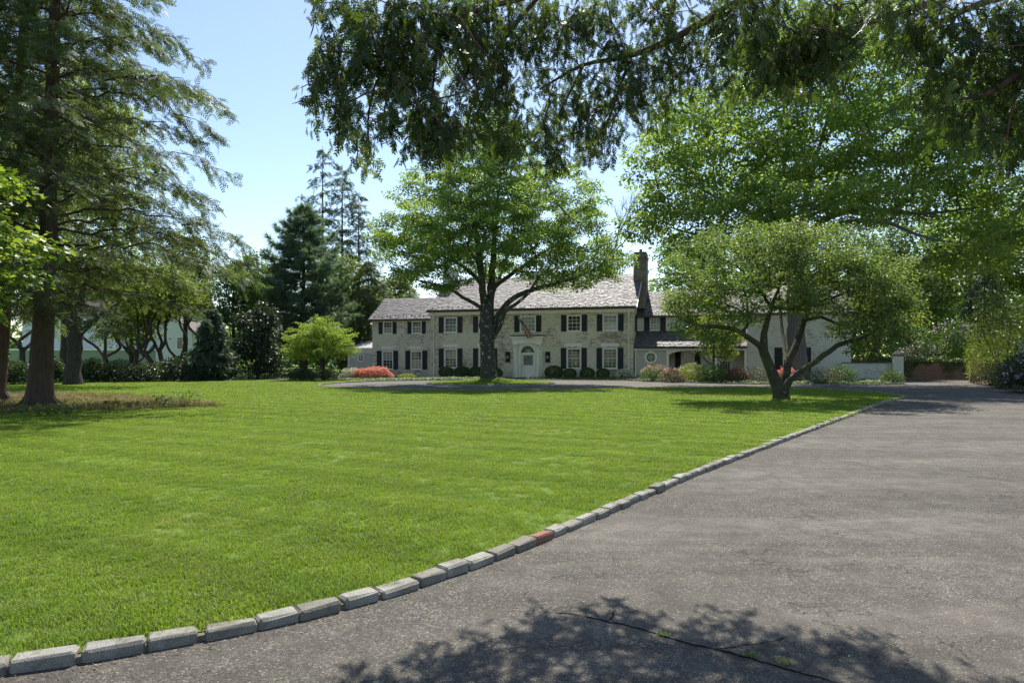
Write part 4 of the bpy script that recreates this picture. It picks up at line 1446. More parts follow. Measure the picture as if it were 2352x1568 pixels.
def slate_frame(s_):
    x, y0, z0, c_, s2, d, w, ln, v_, th, tl = s_
    up = np.array([0, c_, s2]); nr_ = np.array([0, -s2, c_])
    low = np.array([x, y0, z0]) + up * d
    return low, up, nr_


dist = []
for s_ in SL:
    low, up, nr_ = slate_frame(s_)
    p = HL + HU * low[0] + HB * low[1]
    dist.append(np.linalg.norm(p))
order = np.argsort(dist)
main_idx = [i for i in order if SL[i][0] < 16.9 and SL[i][1] < 0]          # main roof slates, nearest first
single = set(main_idx[:300])
SV = np.array([[-.5, 0, 0], [.5, 0, 0], [.5, 1, 0], [-.5, 1, 0], [-.5, 0, 1], [.5, 0, 1], [.5, 1, 1], [-.5, 1, 1]], float)
SF = np.array([[0, 3, 2, 1], [4, 5, 6, 7], [0, 1, 5, 4], [1, 2, 6, 5], [2, 3, 7, 6], [3, 0, 4, 7]])
SME = [mesh_np('slate', SV, SF, M_SLATE, np.full(8, k_ / 7.0)) for k_ in range(8)]
roof_o = [o for o in bpy.data.objects if o.name.startswith('roof') and o.parent == house][0]
rest_V, rest_v = [], []
for i, s_ in enumerate(SL):
    x, y0, z0, c_, s2, d, w, ln, v_, th, tl = s_
    low, up, nr_ = slate_frame(s_)
    # the butt lies on the course below, so each slate tips up a little at its lower edge
    lift = .030
    upt = norm(up * ln - nr_ * lift * .9); nt = norm(nr_ * ln + up * lift * .9)
    xd = norm(np.array([1.0, 0, 0]) + upt * tl); yd = norm(upt - xd * (upt @ xd))
    org = low + nr_ * lift
    if i in single:
        o = ob('slate', SME[min(7, int(v_ * 8))], house)
        M_ = Matrix(((xd[0] * w, yd[0] * ln, nt[0] * th, org[0]), (xd[1] * w, yd[1] * ln, nt[1] * th, org[1]), (xd[2] * w, yd[2] * ln, nt[2] * th, org[2]), (0, 0, 0, 1)))
        o.matrix_basis = M_
    else:
        rest_V.append(org + SV[:, :1] * w * xd + SV[:, 1:2] * ln * yd + SV[:, 2:3] * th * nt); rest_v.append(np.full(8, v_))
n_ = len(rest_V)
o = ob('slates', mesh_np('slates', np.vstack(rest_V), (SF[None] + (np.arange(n_) * 8)[:, None, None]).reshape(-1, 4), M_SLATE, np.concatenate(rest_v)), house)
o['kind'] = 'stuff'

# snow guards
SGm = MB().box(-.03, .03, -.05, .05, 0, .03).tube([(0, 0, .02), (0, 0, .085)], [.02, .045], 6).build('snow_guard', M_IRON, house)
sg_first = True


def guards(x0, x1, y0, z0, y1, z1, n, rows=(.42, .62), seed=0):
    global sg_first
    L_ = math.hypot(y1 - y0, z1 - z0); c_, s2 = (y1 - y0) / L_, (z1 - z0) / L_
    for r_, d in enumerate(rows):
        for i in range(n):
            x = x0 + (x1 - x0) * (i + .25 + .5 * r_) / n
            if sg_first: o_ = SGm; sg_first = False
            else:
                o_ = SGm.copy(); COL.objects.link(o_); o_.parent = house
            o_.location = (x, y0 + c_ * d - s2 * .055, z0 + s2 * d + c_ * .055)
            o_.rotation_euler = (math.atan2(s2, c_), 0, 0)


guards(0, MW, -.34, 5.52, MD / 2, MRG + .1, 19)
guards(wx0, -.3, wy - .3, 4.9, wy + WD / 2, 6.95, 7)
guards(17.2, 25, -.28, 2.44, 2.36, 3.72, 9, (.30, .48))
guards(17.2, 25, 2.1, 4.93, 5.4, 7.15, 8)

# front door: surround, columns, arch, leaf, fanlight
dc = 8.46
m = MB().box(7.26, 7.80, -.10, -.002, -.05, 2.76).box(9.12, 9.66, -.10, -.002, -.05, 2.76)
# spandrels round the arch opening
n = 18; ar = .66; zc_ = 2.02
for i in range(n):
    a0, a1 = math.pi * i / n, math.pi * (i + 1) / n
    xa, xb = dc + ar * math.cos(a0), dc + ar * math.cos(a1)
    za, zb = zc_ + ar * math.sin(a0), zc_ + ar * math.sin(a1)
    m.hexa([(xa, -.098, za), (xb, -.098, zb), (xb, -.004, zb), (xa, -.004, za), (xa, -.098, 2.758), (xb, -.098, 2.758), (xb, -.004, 2.758), (xa, -.004, 2.758)])
m.build('door_surround', M_WHITE, house)
m = MB().box(7.22, 9.70, -.30, -.002, 2.76, 2.86).box(7.20, 9.72, -.28, -.002, 2.86, 3.16).box(7.12, 9.80, -.36, -.002, 3.16, 3.24).box(7.06, 9.86, -.42, -.002, 3.24, 3.34)
m.build('entablature', M_WHITE, house)
for x_ in (7.53, 9.39):
    m = MB().tube([(x_, -.24, .10), (x_, -.24, .9), (x_, -.24, 2.52)], [.135, .13, .108], 16)
    m.box(x_ - .17, x_ + .17, -.41, -.10, -.04, .10).box(x_ - .15, x_ + .15, -.39, -.10, 2.66, 2.76)
    for s_ in (-1, 1): m.tube([(x_ + s_ * .13, -.38, 2.60), (x_ + s_ * .13, -.12, 2.60)], [.065, .065], 10)
    m.build('column', M_WHITE, house, False)
m = MB()
for i in range(n):
    a0, a1 = math.pi * i / n, math.pi * (i + 1) / n
    m.hexa([(dc + q * math.cos(a), yy, zc_ + q * math.sin(a)) for yy in (-.135, .20) for a, q in ((a0, .66), (a1, .66), (a1, .56), (a0, .56))])
m.box(dc - .66, dc - .56, -.135, .20, .0, zc_).box(dc + .56, dc + .66, -.135, .20, .0, zc_).box(dc - .56, dc + .56, .08, .20, 1.97, 2.05)
m.build('door_frame', M_WHITE, house)
dl = MB().box(dc - .56, dc - .40, .10, .16, .06, 1.97).box(dc + .40, dc + .56, .10, .16, .06, 1.97).box(dc - .40, dc + .40, .10, .16, .06, .25).box(dc - .40, dc + .40, .10, .16, .83, 1.02) \
    .box(dc - .40, dc + .40, .10, .16, 1.84, 1.97).box(dc - .40, dc + .40, .125, .15, .25, .83).build('front_door', M_WHITE, house)
MB().box(dc - .40, dc + .40, .120, .135, 1.02, 1.84).build('screen_panel', M_DOORSCREEN, dl)
m = MB()
for i in range(10):
    a = i * math.pi / 5; b = a + .62
    m.hexa([(dc + .03 + q * math.cos(t_), yy, 1.62 + q * .75 * math.sin(t_)) for yy in (.112, .119) for t_, q in ((a, .10), (b, .10), (b, .035), (a, .035))])
for i, (w_, zz) in enumerate(((.26, 1.50), (.20, 1.44), (.24, 1.38))): m.box(dc - .34, dc - .34 + w_, .114, .119, zz - .012, zz + .012)
m.build('door_emblem', M_CREST, dl)
MB().box(dc - .52, dc - .47, .06, .10, .90, 1.03).tube([(dc - .495, .10, .98), (dc - .495, .04, .98), (dc - .43, .035, .98)], [.012, .012, .012], 6).build('door_handle', M_IRON, dl)
fl = MB().prism_y([(dc + .56 * math.cos(a), zc_ + .03 + .53 * math.sin(a)) for a in np.linspace(0, math.pi, 20)], .16, .17).build('fanlight', M_GLASS, house)
m = MB()
for i in range(1, 8):
    a = math.pi * i / 8
    m.tube([(dc + .24 * math.cos(a), .148, zc_ + .03 + .24 * math.sin(a)), (dc + .555 * math.cos(a), .148, zc_ + .03 + .53 * math.sin(a))], [.013, .013], 4)
for q in (.24, .15):
    m.tube([(dc + q * math.cos(a), .146, zc_ + .03 + q * math.sin(a)) for a in np.linspace(0, math.pi, 13)], [.012] * 13, 4)
for i in range(1, 6):
    a = math.pi * i / 6
    m.tube([(dc, .147, zc_ + .04), (dc + .24 * math.cos(a), .147, zc_ + .03 + .24 * math.sin(a))], [.009, .009], 4)
m.build('muntins', M_WHITE, fl)
MB().box(7.75, 9.17, -.75, .09, -.02, .06).build('door_step', M_STEP, house)
# moss-dark stain strip over the entablature is a lead flashing
MB().box(7.0, 9.95, -.05, -.002, 3.36, 3.46).build('flashing', M_GUTTER, house)

# wall lanterns
for x_, lab in ((6.80, 'black iron cage lantern on the wall between the beech and the front door'), (10.12, 'black iron cage lantern on the wall right of the front door')):
    b = hw(x_, 0, 1.25)
    r_ = empty('wall_lantern', b, math.atan2(-.272, .962)); tag(r_, lab, 'lantern', 'lanterns beside the front door')
    MB().box(-.19, .19, -.03, -.002, 0, .86).build('back_plate', M_IRON, r_)
    m = MB()
    for s_ in (-.2, -.07, .07, .2): m.tube([(s_, -.20, .02), (s_, -.20, .84)], [.010, .010], 5)
    for zz in (.03, .83): m.box(-.21, .21, -.21, -.03, zz - .012, zz + .012)
    for s_ in (-.2, .2): m.tube([(s_, -.20, .02), (s_, -.20, -.06)], [.012, .004], 5)
    m.build('cage', M_IRON, r_)
    m = MB()
    for s_ in (-.07, .0, .07): m.tube([(s_, -.10, .33), (s_, -.10, .52)], [.020, .018], 6)
    m.build('candle', M_CURTAIN, r_)
    MB().box(-.12, .12, -.17, -.03, .24, .32).box(-.10, .10, -.16, -.04, .55, .60).tube([(0, -.10, .60), (0, -.10, .72)], [.10, .02], 6).build('lamp_body', M_IRON, r_)

# flag over the door


def flagmat():
    t = NT('flag_cloth')
    uv = t.nd('UVMap'); sp = t.nd('SeparateXYZ'); t.lk(uv.outputs[0], sp.inputs[0])
    u_, v_ = sp.outputs[0], sp.outputs[1]
    st = t.math('LESS_THAN', t.math('FRACT', t.math('MULTIPLY', v_, 6.5)), .5)
    c = t.mix(st, (.62, .60, .56), (.42, .045, .06))
    can = t.math('MULTIPLY', t.math('LESS_THAN', u_, .40), t.math('GREATER_THAN', v_, 6 / 13))
    vo = t.nd('TexVoronoi', voronoi_dimensions='2D'); vo.inputs['Randomness'].default_value = 0.0; vo.inputs['Scale'].default_value = 1.0
    mp = t.scaled(uv.outputs[0], 18, 14, 1); t.lk(mp, vo.inputs['Vector'])
    star = t.math('LESS_THAN', vo.outputs['Distance'], .26)
    t.set(t.mix(can, c, t.mix(star, (.035, .05, .17), (.6, .6, .6))), .8, .1)
    return t.m


fb = hw(8.66, -.03, 3.42)
fr = empty('flag', fb, math.atan2(-.272, .962)); tag(fr, 'red white and blue striped flag hanging limp from a pole above the front door', 'flag')
p0, p1 = np.array([0, 0, 0.0]), np.array([-.64, -1.05, 1.36])
MB().tube([p0, p1], [.016, .014], 8).tube([p1, p1 + (p1 - p0) * .03], [.032, .030], 8).box(-.04, .04, -.05, .03, -.08, .06).build('flag_pole', M_WHITE, fr, True)
# the cloth hangs limp along the pole: u along the fly (downwards), v across the folds
nu, nv = 26, 22
V_, F_, UV_ = [], [], []
for i in range(nu + 1):
    for j in range(nv + 1):
        u_, v_ = i / nu, j / nv
        cx_ = -.62 + .78 * u_ ** 1.15; cz_ = 1.30 - 1.50 * u_ + .10 * math.sin(u_ * 3.1); cy_2 = -1.05 + .38 * u_
        wd_ = .10 + .42 * u_ ** .8
        q_ = v_ - .5
        V_.append((cx_ + q_ * wd_ + .02 * math.sin(v_ * 19 + u_ * 3), cy_2 + .11 * (.35 + u_) * math.sin(v_ * 17 + 2.2 * u_), cz_ + q_ * wd_ * .32 + .015 * math.sin(v_ * 9))); UV_.append((u_, v_))
for i in range(nu):
    for j in range(nv):
        k_ = i * (nv + 1) + j
        F_.append((k_, k_ + 1, k_ + nv + 2, k_ + nv + 1))
me = bpy.data.meshes.new('cloth'); me.from_pydata(V_, [], F_)
ul = me.uv_layers.new(name='UVMap')
for lp in me.loops: ul.data[lp.index].uv = UV_[lp.vertex_index]
me.polygons.foreach_set('use_smooth', [True] * len(me.polygons)); me.materials.append(flagmat())
cl = ob('cloth', me, fr)

# ------------------------------------------------------------------ garden walls, gate pillars, fence, neighbour
gw = empty('garden_wall', (23.2, 48.0, 0)); tag(gw, 'low white painted brick garden wall between the house and the gate pillar', 'wall')
ga = math.atan2(46.6 - 48.0, 26.0 - 23.2); gl = math.hypot(26.0 - 23.2, 1.4)
gw.rotation_euler = (0, 0, ga)
MB().box(0, gl, 0, .3, -.1, 1.22).build('wall_body', M_BRICKW, gw)
MB().box(-.03, gl - .01, -.04, .34, 1.22, 1.30).build('coping', M_BALL, gw)


def pillar(name, x, y, rz, w, h, mat, label, ball):
    r_ = empty(name, (x, y, 0), rz); tag(r_, label, 'gate pillar')
    MB().box(-w / 2, w / 2, -w / 2, w / 2, -.1, h).build('shaft', mat, r_)
    MB().box(-w / 2 - .05, w / 2 + .05, -w / 2 - .05, w / 2 + .05, h, h + .09).box(-w / 2 - .02, w / 2 + .02, -w / 2 - .02, w / 2 + .02, h + .09, h + .15).build('cap', M_BALL, r_)
    if ball:
        m = MB().tube([(0, 0, h + .15), (0, 0, h + .22), (0, 0, h + .26)] + [(0, 0, h + .26 + .34 * t_) for t_ in np.linspace(0.02, 1, 10)],
                      [.16, .09, .08] + [.19 * math.sqrt(max(.01, 1 - (2 * t_ - 1) ** 2)) for t_ in np.linspace(.02, 1, 10)], 14)
        m.build('ball_finial', M_BALL, r_, True)
    else:
        MB().add([(-w / 2, -w / 2, h + .15), (w / 2, -w / 2, h + .15), (w / 2, w / 2, h + .15), (-w / 2, w / 2, h + .15), (-.12, -.12, h + .36), (.12, -.12, h + .36), (.12, .12, h + .36), (-.12, .12, h + .36)],
                 [(0, 1, 5, 4), (1, 2, 6, 5), (2, 3, 7, 6), (3, 0, 4, 7), (4, 5, 6, 7)]).build('cap_top', M_BALL, r_)


pillar('gate_pillar', 26.3, 46.5, ga, .62, 1.72, M_BRICKW, 'white brick gate pillar at the end of the low garden wall', False)
pillar('gate_pillar', 30.9, 45.6, ga, .58, 1.62, M_BRICKR, 'red brick gate pillar with a stone ball beside the shrubs', True)
bw = empty('brick_wall', (25.0, 50.6, 0), -.06); tag(bw, 'old red brick wall overgrown with ivy beyond the gate', 'wall')
MB().box(0, 13, 0, .3, -.1, 1.35).build('wall_body', M_BRICKR, bw)
MB().box(-.02, 13, -.05, .35, 1.35, 1.42).build('coping', M_BALL, bw)
g = rs(71)
n = 3600
X = g.uniform(0, 13, n); hang = np.abs(.35 + .35 * np.sin(X * 1.9) + .2 * np.sin(X * 4.7)) + .06
Z = 1.55 - np.abs(g.normal(0, .5, n)) * hang * 1.5 + g.uniform(-.1, .16, n)
Yv = np.where(Z > 1.42, g.uniform(-.12, .4, n), g.uniform(-.14, -.02, n))
P = np.stack([X, Yv, np.maximum(Z, .3)], 1)
V, T, k = place(OVAL, P, g.normal(0, .6, (n, 3)) + np.array([0, -.4, -.7]), np.array([0, -.8, .6]) + g.normal(0, .4, (n, 3)), .13 * g.uniform(.6, 1.3, n), .2 * g.uniform(.6, 1.3, n))
ivy = empty('ivy', (25.0, 50.6, 0), -.06); tag(ivy, 'green ivy spilling over the old red brick wall', 'ivy')
ob('leaves', mesh_np('leaves', V, T, LM_IVY, g.uniform(0, 1, n)[k]), ivy)

# iron fence at the back of the lawn
fa, fbp = np.array([gd(530, 876)[0], 49.6]), np.array([-13.2, 49.9])
fl_ = np.linalg.norm(fbp - fa)
fe = empty('iron_fence', (fa[0], fa[1], 0), math.atan2(fbp[1] - fa[1], fbp[0] - fa[0])); tag(fe, 'low black iron picket fence at the back of the lawn', 'fence')
pk = MB().tube([(0, 0, .03), (0, 0, 1.02)], [.011, .009], 5).build('picket', M_IRON, fe)
npk = int(fl_ / .125)
for i in range(npk):
    o = pk if i == 0 else ob('picket', pk.data, fe)
    o.location = (.06 + i * .125, 0, 0)
for i in range(4): MB().box(i * fl_ / 3 - .03, i * fl_ / 3 + .03, -.03, .03, 0, 1.14).build('post', M_IRON, fe)
for z_ in (.14, .98): MB().box(.03, fl_ - .03, -.018, .018, z_ - .018, z_ + .018).build('rail', M_IRON, fe)

# neighbour's clapboard house
NX, NY = -54.5, 76.0
nh = empty('neighbour_house', (NX, NY, 0)); tag(nh, 'white clapboard house with brown roof behind the trees on the left', 'house')


def clap(m, x0, x1, y, z0, z1, exp=.2):
    n = int((z1 - z0) / exp)
    for i in range(n):
        a = z0 + i * (z1 - z0) / n; b = z0 + (i + 1) * (z1 - z0) / n
        m.add([(x0, y - .03, a), (x1, y - .03, a), (x1, y - .005, b), (x0, y - .005, b)], [(0, 1, 2, 3)])
        m.add([(x0, y - .005, b), (x1, y - .005, b), (x1, y - .03, b), (x0, y - .03, b)], [(0, 1, 2, 3)])


m = MB(); clap(m, 0, 18.5, 0, 2.5, 6.4); m.box(0, 18.5, 0, 7, -.1, 6.4)
m.build('wall', M_NEIGH, nh)
MB().box(-.1, 16, -1.7, -.02, -.1, 2.42).build('lower_wall', M_NEIGHG, nh)
MB().box(-.3, 16.3, -1.95, -.02, 2.42, 2.60).build('ledge', M_WHITE, nh)
M_NROOF = paint('brown_shingle', (.15, .125, .11), .8, .2, .25, 5)
MB().prism_x([(-.4, 6.4), (3.5, 9.6), (7.4, 6.4), (7.4, 6.25), (3.5, 9.4), (-.4, 6.25)], -.4, 18.9).build('roof', M_NROOF, nh)
for x_ in (2.2, 5.2, 11.0, 14.0):
    f = MB().box(x_ - .65, x_ + .65, -.10, -.035, 3.6, 5.6).build('window', M_WHITE, nh)
    MB().box(x_ - .52, x_ + .52, -.115, -.102, 3.72, 5.48).build('pane', M_GLASS, f)
    m = MB()
    for q in (-.17, .17): m.box(x_ + q - .02, x_ + q + .02, -.13, -.117, 3.72, 5.48)
    for q in (4.3, 4.9): m.box(x_ - .52, x_ + .52, -.128, -.119, q - .02, q + .02)
    m.build('muntins', M_WHITE, f)
# its gable to the right
gx = 16.2
m = MB(); clap(m, gx, gx + 3.9, -2.6, 1.6, 4.4)
m.add([(gx, -2.6, -.1), (gx + 3.9, -2.6, -.1), (gx + 3.9, -2.6, 4.4), (gx + 1.2, -2.6, 6.4), (gx, -2.6, 6.4)], [(0, 1, 2, 3, 4)]).build('gable_wall', M_NEIGH, nh)
MB().prism_y([(gx - .1, 6.45), (gx + 1.25, 6.5), (gx + 4.2, 4.2), (gx + 4.2, 4.35), (gx + 1.25, 6.7), (gx - .1, 6.65)], -2.8, 2).build('gable_roof', M_NROOF, nh)
f = MB().box(gx + 2.3, gx + 3.0, -2.72, -2.64, 2.5, 3.9).build('window', M_WHITE, nh); MB().box(gx + 2.37, gx + 2.93, -2.735, -2.722, 2.6, 3.8).build('pane', M_GLASS, f)
MB().box(gx + .9, gx + 1.6, -1.6, -.8, 5.5, 7.7).build('chimney', M_BRICKR, nh)

# ------------------------------------------------------------------ trees
# beech in the island
BT = [(1122, 868, 44, .60), (1122, 845, 44, .47), (1120, 800, 44, .46), (1120, 758, 44, .53), (1118, 720, 44, .44), (1118, 690, 44, .38)]
tree('beech_tree', 'broad beech with lichen-spotted trunk on the grass island before the front door',
     [BT,
      [(1114, 735, 44, .26), (1110, 680, 44, .24), (1104, 620, 43.8, .20), (1095, 540, 43.5, .14), (1082, 460, 43.3, .09), (1078, 380, 43.2, .03)],
      [(1124, 735, 44, .27), (1128, 660, 44.2, .24), (1133, 590, 44.4, .19), (1138, 500, 44.6, .13), (1150, 400, 44.6, .05), (1150, 340, 44.6, .02)],
      [(1128, 770, 44, .24), (1141, 733, 43.8, .20), (1160, 702, 43.6, .18), (1188, 680, 43.3, .16), (1235, 662, 43, .13), (1300, 645, 42.6, .08), (1370, 620, 42.2, .03)],
      [(1134, 775, 43.9, .17), (1150, 745, 43.5, .14), (1160, 715, 43.2, .125), (1182, 700, 43, .11), (1212, 675, 42.8, .09), (1235, 640, 42.6, .07), (1275, 600, 42.5, .03)],
      [(1116, 715, 44, .15), (1090, 697, 43.6, .12), (1063, 683, 43.2, .11), (1035, 664, 42.9, .09), (990, 650, 42.6, .06), (940, 640, 42.5, .02)],
      [(1128, 665, 44.1, .17), (1160, 640, 44.2, .14), (1210, 605, 44.3, .11), (1270, 565, 44.3, .07), (1340, 510, 44.2, .03)],
      [(1112, 660, 43.9, .15), (1075, 620, 43.7, .12), (1020, 590, 43.5, .08), (950, 570, 43.5, .03)],
      [(1116, 700, 43.9, .16), (1108, 655, 42.2, .13), (1100, 620, 40.2, .08), (1095, 600, 38.6, .03)],
      [(1124, 690, 44.2, .16), (1150, 630, 46, .12), (1175, 560, 48, .06), (1190, 520, 49.2, .02)]],
     [(1130, 420, 44, 120, 110, 4.6), (1020, 490, 44, 130, 105, 5.2), (1265, 480, 44, 130, 100, 5.2), (945, 570, 43.8, 85, 75, 4), (1130, 560, 43, 210, 80, 6.5), (1335, 580, 43.8, 85, 70, 4),
      (1090, 335, 44, 95, 55, 3.6), (1150, 310, 44, 60, 40, 3), (1010, 625, 42.4, 115, 40, 3.8), (1295, 630, 43, 110, 36, 3.8), (1110, 480, 40.2, 150, 110, 2.8), (1180, 360, 44.2, 70, 50, 3), (900, 540, 44, 35, 40, 2.2), (1400, 600, 43.5, 42, 45, 2)],
     760, .70, 160, .155, LM_BEECH, BK_BEECH, 101, flat=.30, droop=.35, tilt=.75, spacing=.62, zmin=4.4, gz=mound(-1.5, 44), r0=.011, bow=.05)
# oak behind the apple tree
tree('oak_tree', 'huge spreading oak with straight grey trunk in the bed behind the crooked apple tree',
     [[(1834, 868, 45, .78), (1832, 835, 45, .62), (1829, 770, 45, .58), (1827, 690, 45, .55), (1826, 620, 45, .50), (1826, 560, 45, .42)],
      [(1826, 590, 45, .26), (1780, 556, 44.6, .21), (1715, 551, 44, .17), (1655, 558, 43.4, .13), (1600, 540, 43, .09), (1530, 520, 42.6, .03)],
      [(1826, 570, 45, .24), (1770, 515, 44.8, .18), (1700, 480, 44.5, .13), (1620, 440, 44.2, .08), (1540, 400, 44, .03)],
      [(1828, 575, 45, .27), (1875, 520, 44.5, .22), (1920, 492, 44, .19), (2010, 482, 43.2, .15), (2120, 490, 42.5, .10), (2260, 475, 41.8, .04)],
      [(1832, 600, 45, .25), (1900, 530, 43.6, .2), (1960, 508, 42, .16), (2040, 512, 40.6, .12), (2110, 540, 39.2, .08), (2200, 560, 38, .03)],
      [(2100, 600, 40, .10), (2155, 588, 40, .09), (2205, 568, 40, .07), (2250, 530, 40, .05), (2300, 470, 40, .02)],
      [(1826, 575, 45, .28), (1845, 490, 45.2, .22), (1860, 410, 45.4, .17), (1890, 310, 45.6, .11), (1920, 200, 45.8, .04)],
      [(1826, 570, 45, .24), (1810, 480, 45, .19), (1800, 400, 45, .15), (1810, 310, 45, .11), (1790, 200, 45, .04)],
      [(1860, 420, 45.4, .14), (1960, 350, 45.4, .11), (2060, 290, 45.2, .07), (2150, 220, 45, .03)],
      [(1826, 585, 44.8, .22), (1800, 530, 42.4, .17), (1780, 500, 39.5, .11), (1770, 480, 36.8, .04)]],
     [(1560, 490, 43, 110, 70, 4.5), (1520, 380, 44, 85, 70, 4.5), (1690, 390, 43, 150, 100, 6.5), (1900, 330, 44, 180, 120, 8), (2100, 390, 43, 160, 120, 8), (2290, 450, 42, 130, 120, 7), (1850, 480, 41, 230, 60, 7),
      (1470, 520, 41.6, 48, 30, 2.4), (1600, 290, 45, 110, 60, 5), (1800, 190, 45, 180, 90, 6), (2050, 190, 45, 180, 90, 6), (2240, 570, 40, 110, 55, 5), (1640, 555, 41, 100, 28, 4), (1760, 470, 38.5, 130, 60, 3.4), (2230, 270, 44, 140, 90, 6), (1900, 80, 46, 200, 60, 6)],
     900, 1.0, 130, .245, LM_OAK, BK_OAKLIMB, 202, flat=.40, droop=.4, tilt=.8, spacing=1.05, zmin=6.5, r0=.014, bow=.06, gz=.03)
for ch_ in bpy.data.objects['oak_tree'].children:
    if ch_.name.startswith('trunk'):
        ch_.data.materials.clear(); ch_.data.materials.append(BK_OAK)
# crooked apple tree on the lawn
g = rs(17)
APPLE_X = []
for i in range(26):
    a = g.uniform(0, 2 * math.pi)
    APPLE_X.append((1815 + 290 * math.cos(a) * g.uniform(.75, 1.06), 640 - 135 * math.sin(a) * g.uniform(.7, 1.12), 26 + g.normal(0, 1.6), g.uniform(14, 34), g.uniform(10, 24), g.uniform(.3, .7)))
APPLE_X += [(1600, 735, 25.0, 40, 28, 1.0), (1650, 770, 25.2, 34, 18, .8), (2070, 755, 26.2, 36, 26, .9), (1560, 760, 25, 22, 16, .6), (1700, 788, 24.7, 30, 14, .6), (1990, 792, 26, 55, 18, 1.0), (2085, 772, 26.4, 26, 18, .7), (1625, 795, 25.2, 22, 14, .5)]
tree('apple_tree', 'crooked apple tree with three mossy stems on the lawn before the right wing',
     [[(1795, 919, 26.1, .36), (1790, 900, 26.1, .29), (1779, 870, 26.1, .22), (1765, 838, 26.0, .185), (1754, 808, 25.9, .175), (1756, 766, 25.8, .12), (1762, 735, 25.8, .10), (1771, 704, 25.7, .08), (1790, 660, 25.6, .04)],
      [(1752, 806, 25.9, .13), (1743, 793, 25.8, .115), (1718, 773, 25.5, .10), (1687, 756, 25.2, .09), (1646, 749, 24.9, .075), (1604, 748, 24.7, .05), (1570, 735, 24.6, .02)],
      [(1700, 765, 25.3, .06), (1716, 750, 25.3, .055), (1718, 725, 25.2, .05), (1716, 690, 25.1, .035), (1700, 640, 25, .02)],
      [(1797, 905, 26.1, .24), (1800, 878, 26.3, .17), (1808, 840, 26.5, .155), (1828, 790, 26.9, .14), (1843, 750, 27.2, .125), (1853, 714, 27.4, .11), (1871, 690, 27.6, .08), (1908, 668, 27.9, .05), (1960, 640, 28, .02)],
      [(1850, 735, 27.3, .075), (1885, 728, 27, .065), (1927, 745, 26.6, .05), (1960, 735, 26.4, .03), (2010, 720, 26.3, .015)],
      [(1798, 902, 25.9, .19), (1812, 876, 25.9, .135), (1833, 858, 25.9, .12), (1875, 828, 26.0, .105), (1923, 795, 26.1, .095), (1974, 777, 26.2, .075), (2004, 765, 26.3, .05), (2060, 735, 26.3, .02)],
      [(1960, 782, 26.2, .05), (1968, 745, 26.3, .045), (1975, 700, 26.4, .03), (2000, 650, 26.4, .015)],
      [(1771, 704, 25.7, .07), (1740, 660, 25.2, .05), (1690, 610, 24.6, .03), (1640, 590, 24.2, .012)],
      [(1853, 714, 27.4, .08), (1840, 650, 26.6, .06), (1830, 590, 25.8, .035), (1820, 550, 25.5, .015)],
      [(1806, 845, 26.5, .09), (1800, 780, 28, .07), (1790, 700, 29.2, .05), (1790, 630, 29.6, .02)]],
     [(1800, 620, 26, 170, 85, 3.2), (1640, 660, 25.3, 95, 70, 2.6), (1960, 650, 26.5, 115, 80, 2.8), (1720, 560, 26, 115, 48, 2.3), (1900, 560, 27, 115, 45, 2.3), (2055, 690, 26.5, 60, 55, 1.8), (1575, 690, 25.2, 40, 45, 1.3),
      (1985, 745, 26, 85, 30, 1.8), (1810, 535, 26, 90, 28, 1.8), (1700, 720, 24.6, 60, 22, 1.2), (1860, 690, 25, 90, 25, 1.5)] + APPLE_X,
     600, .42, 100, .108, LM_APPLE, BK_APPLE, 303, flat=.50, droop=.4, tilt=.8, tmpl=LEAF, spacing=.36, zmin=1.7, r0=.007, bow=.06, wob=.05, power=.42)

# big hemlock at left
conifer('hemlock_tree', 'tall hemlock with thick red-brown trunk at the edge of the bare patch',
        (-14.95, 21.6, .05), 23.0, [(3.1, 4.8), (5.0, 5.9), (8.0, 5.5), (11, 4.9), (13, 4.2), (17, 2.6), (21, 1.0), (22.8, .2)], 158, .33, LM_HEM, BK_HEM, 11, SP_HEM,
        droop=.26, rise=.22, sl=.36, side=21, per=7, prune=True, lean=(.62, .3), tipup=-.06, hang=.26, roots=True, jit=.14)
conifer('hemlock_tree', 'leaning hemlock trunk cut by the left edge of the picture',
        (-18.35, 24.2, .05), 20.0, [(5.0, 3.8), (7.0, 4.4), (10.0, 4.2), (14, 3.0), (18, 1.0), (20, .2)], 84, .29, LM_HEM, BK_HEM, 12, SP_HEM,
        droop=.28, rise=.2, sl=.50, side=7, per=4, lean=(1.2, .3), hang=.28, roots=True)
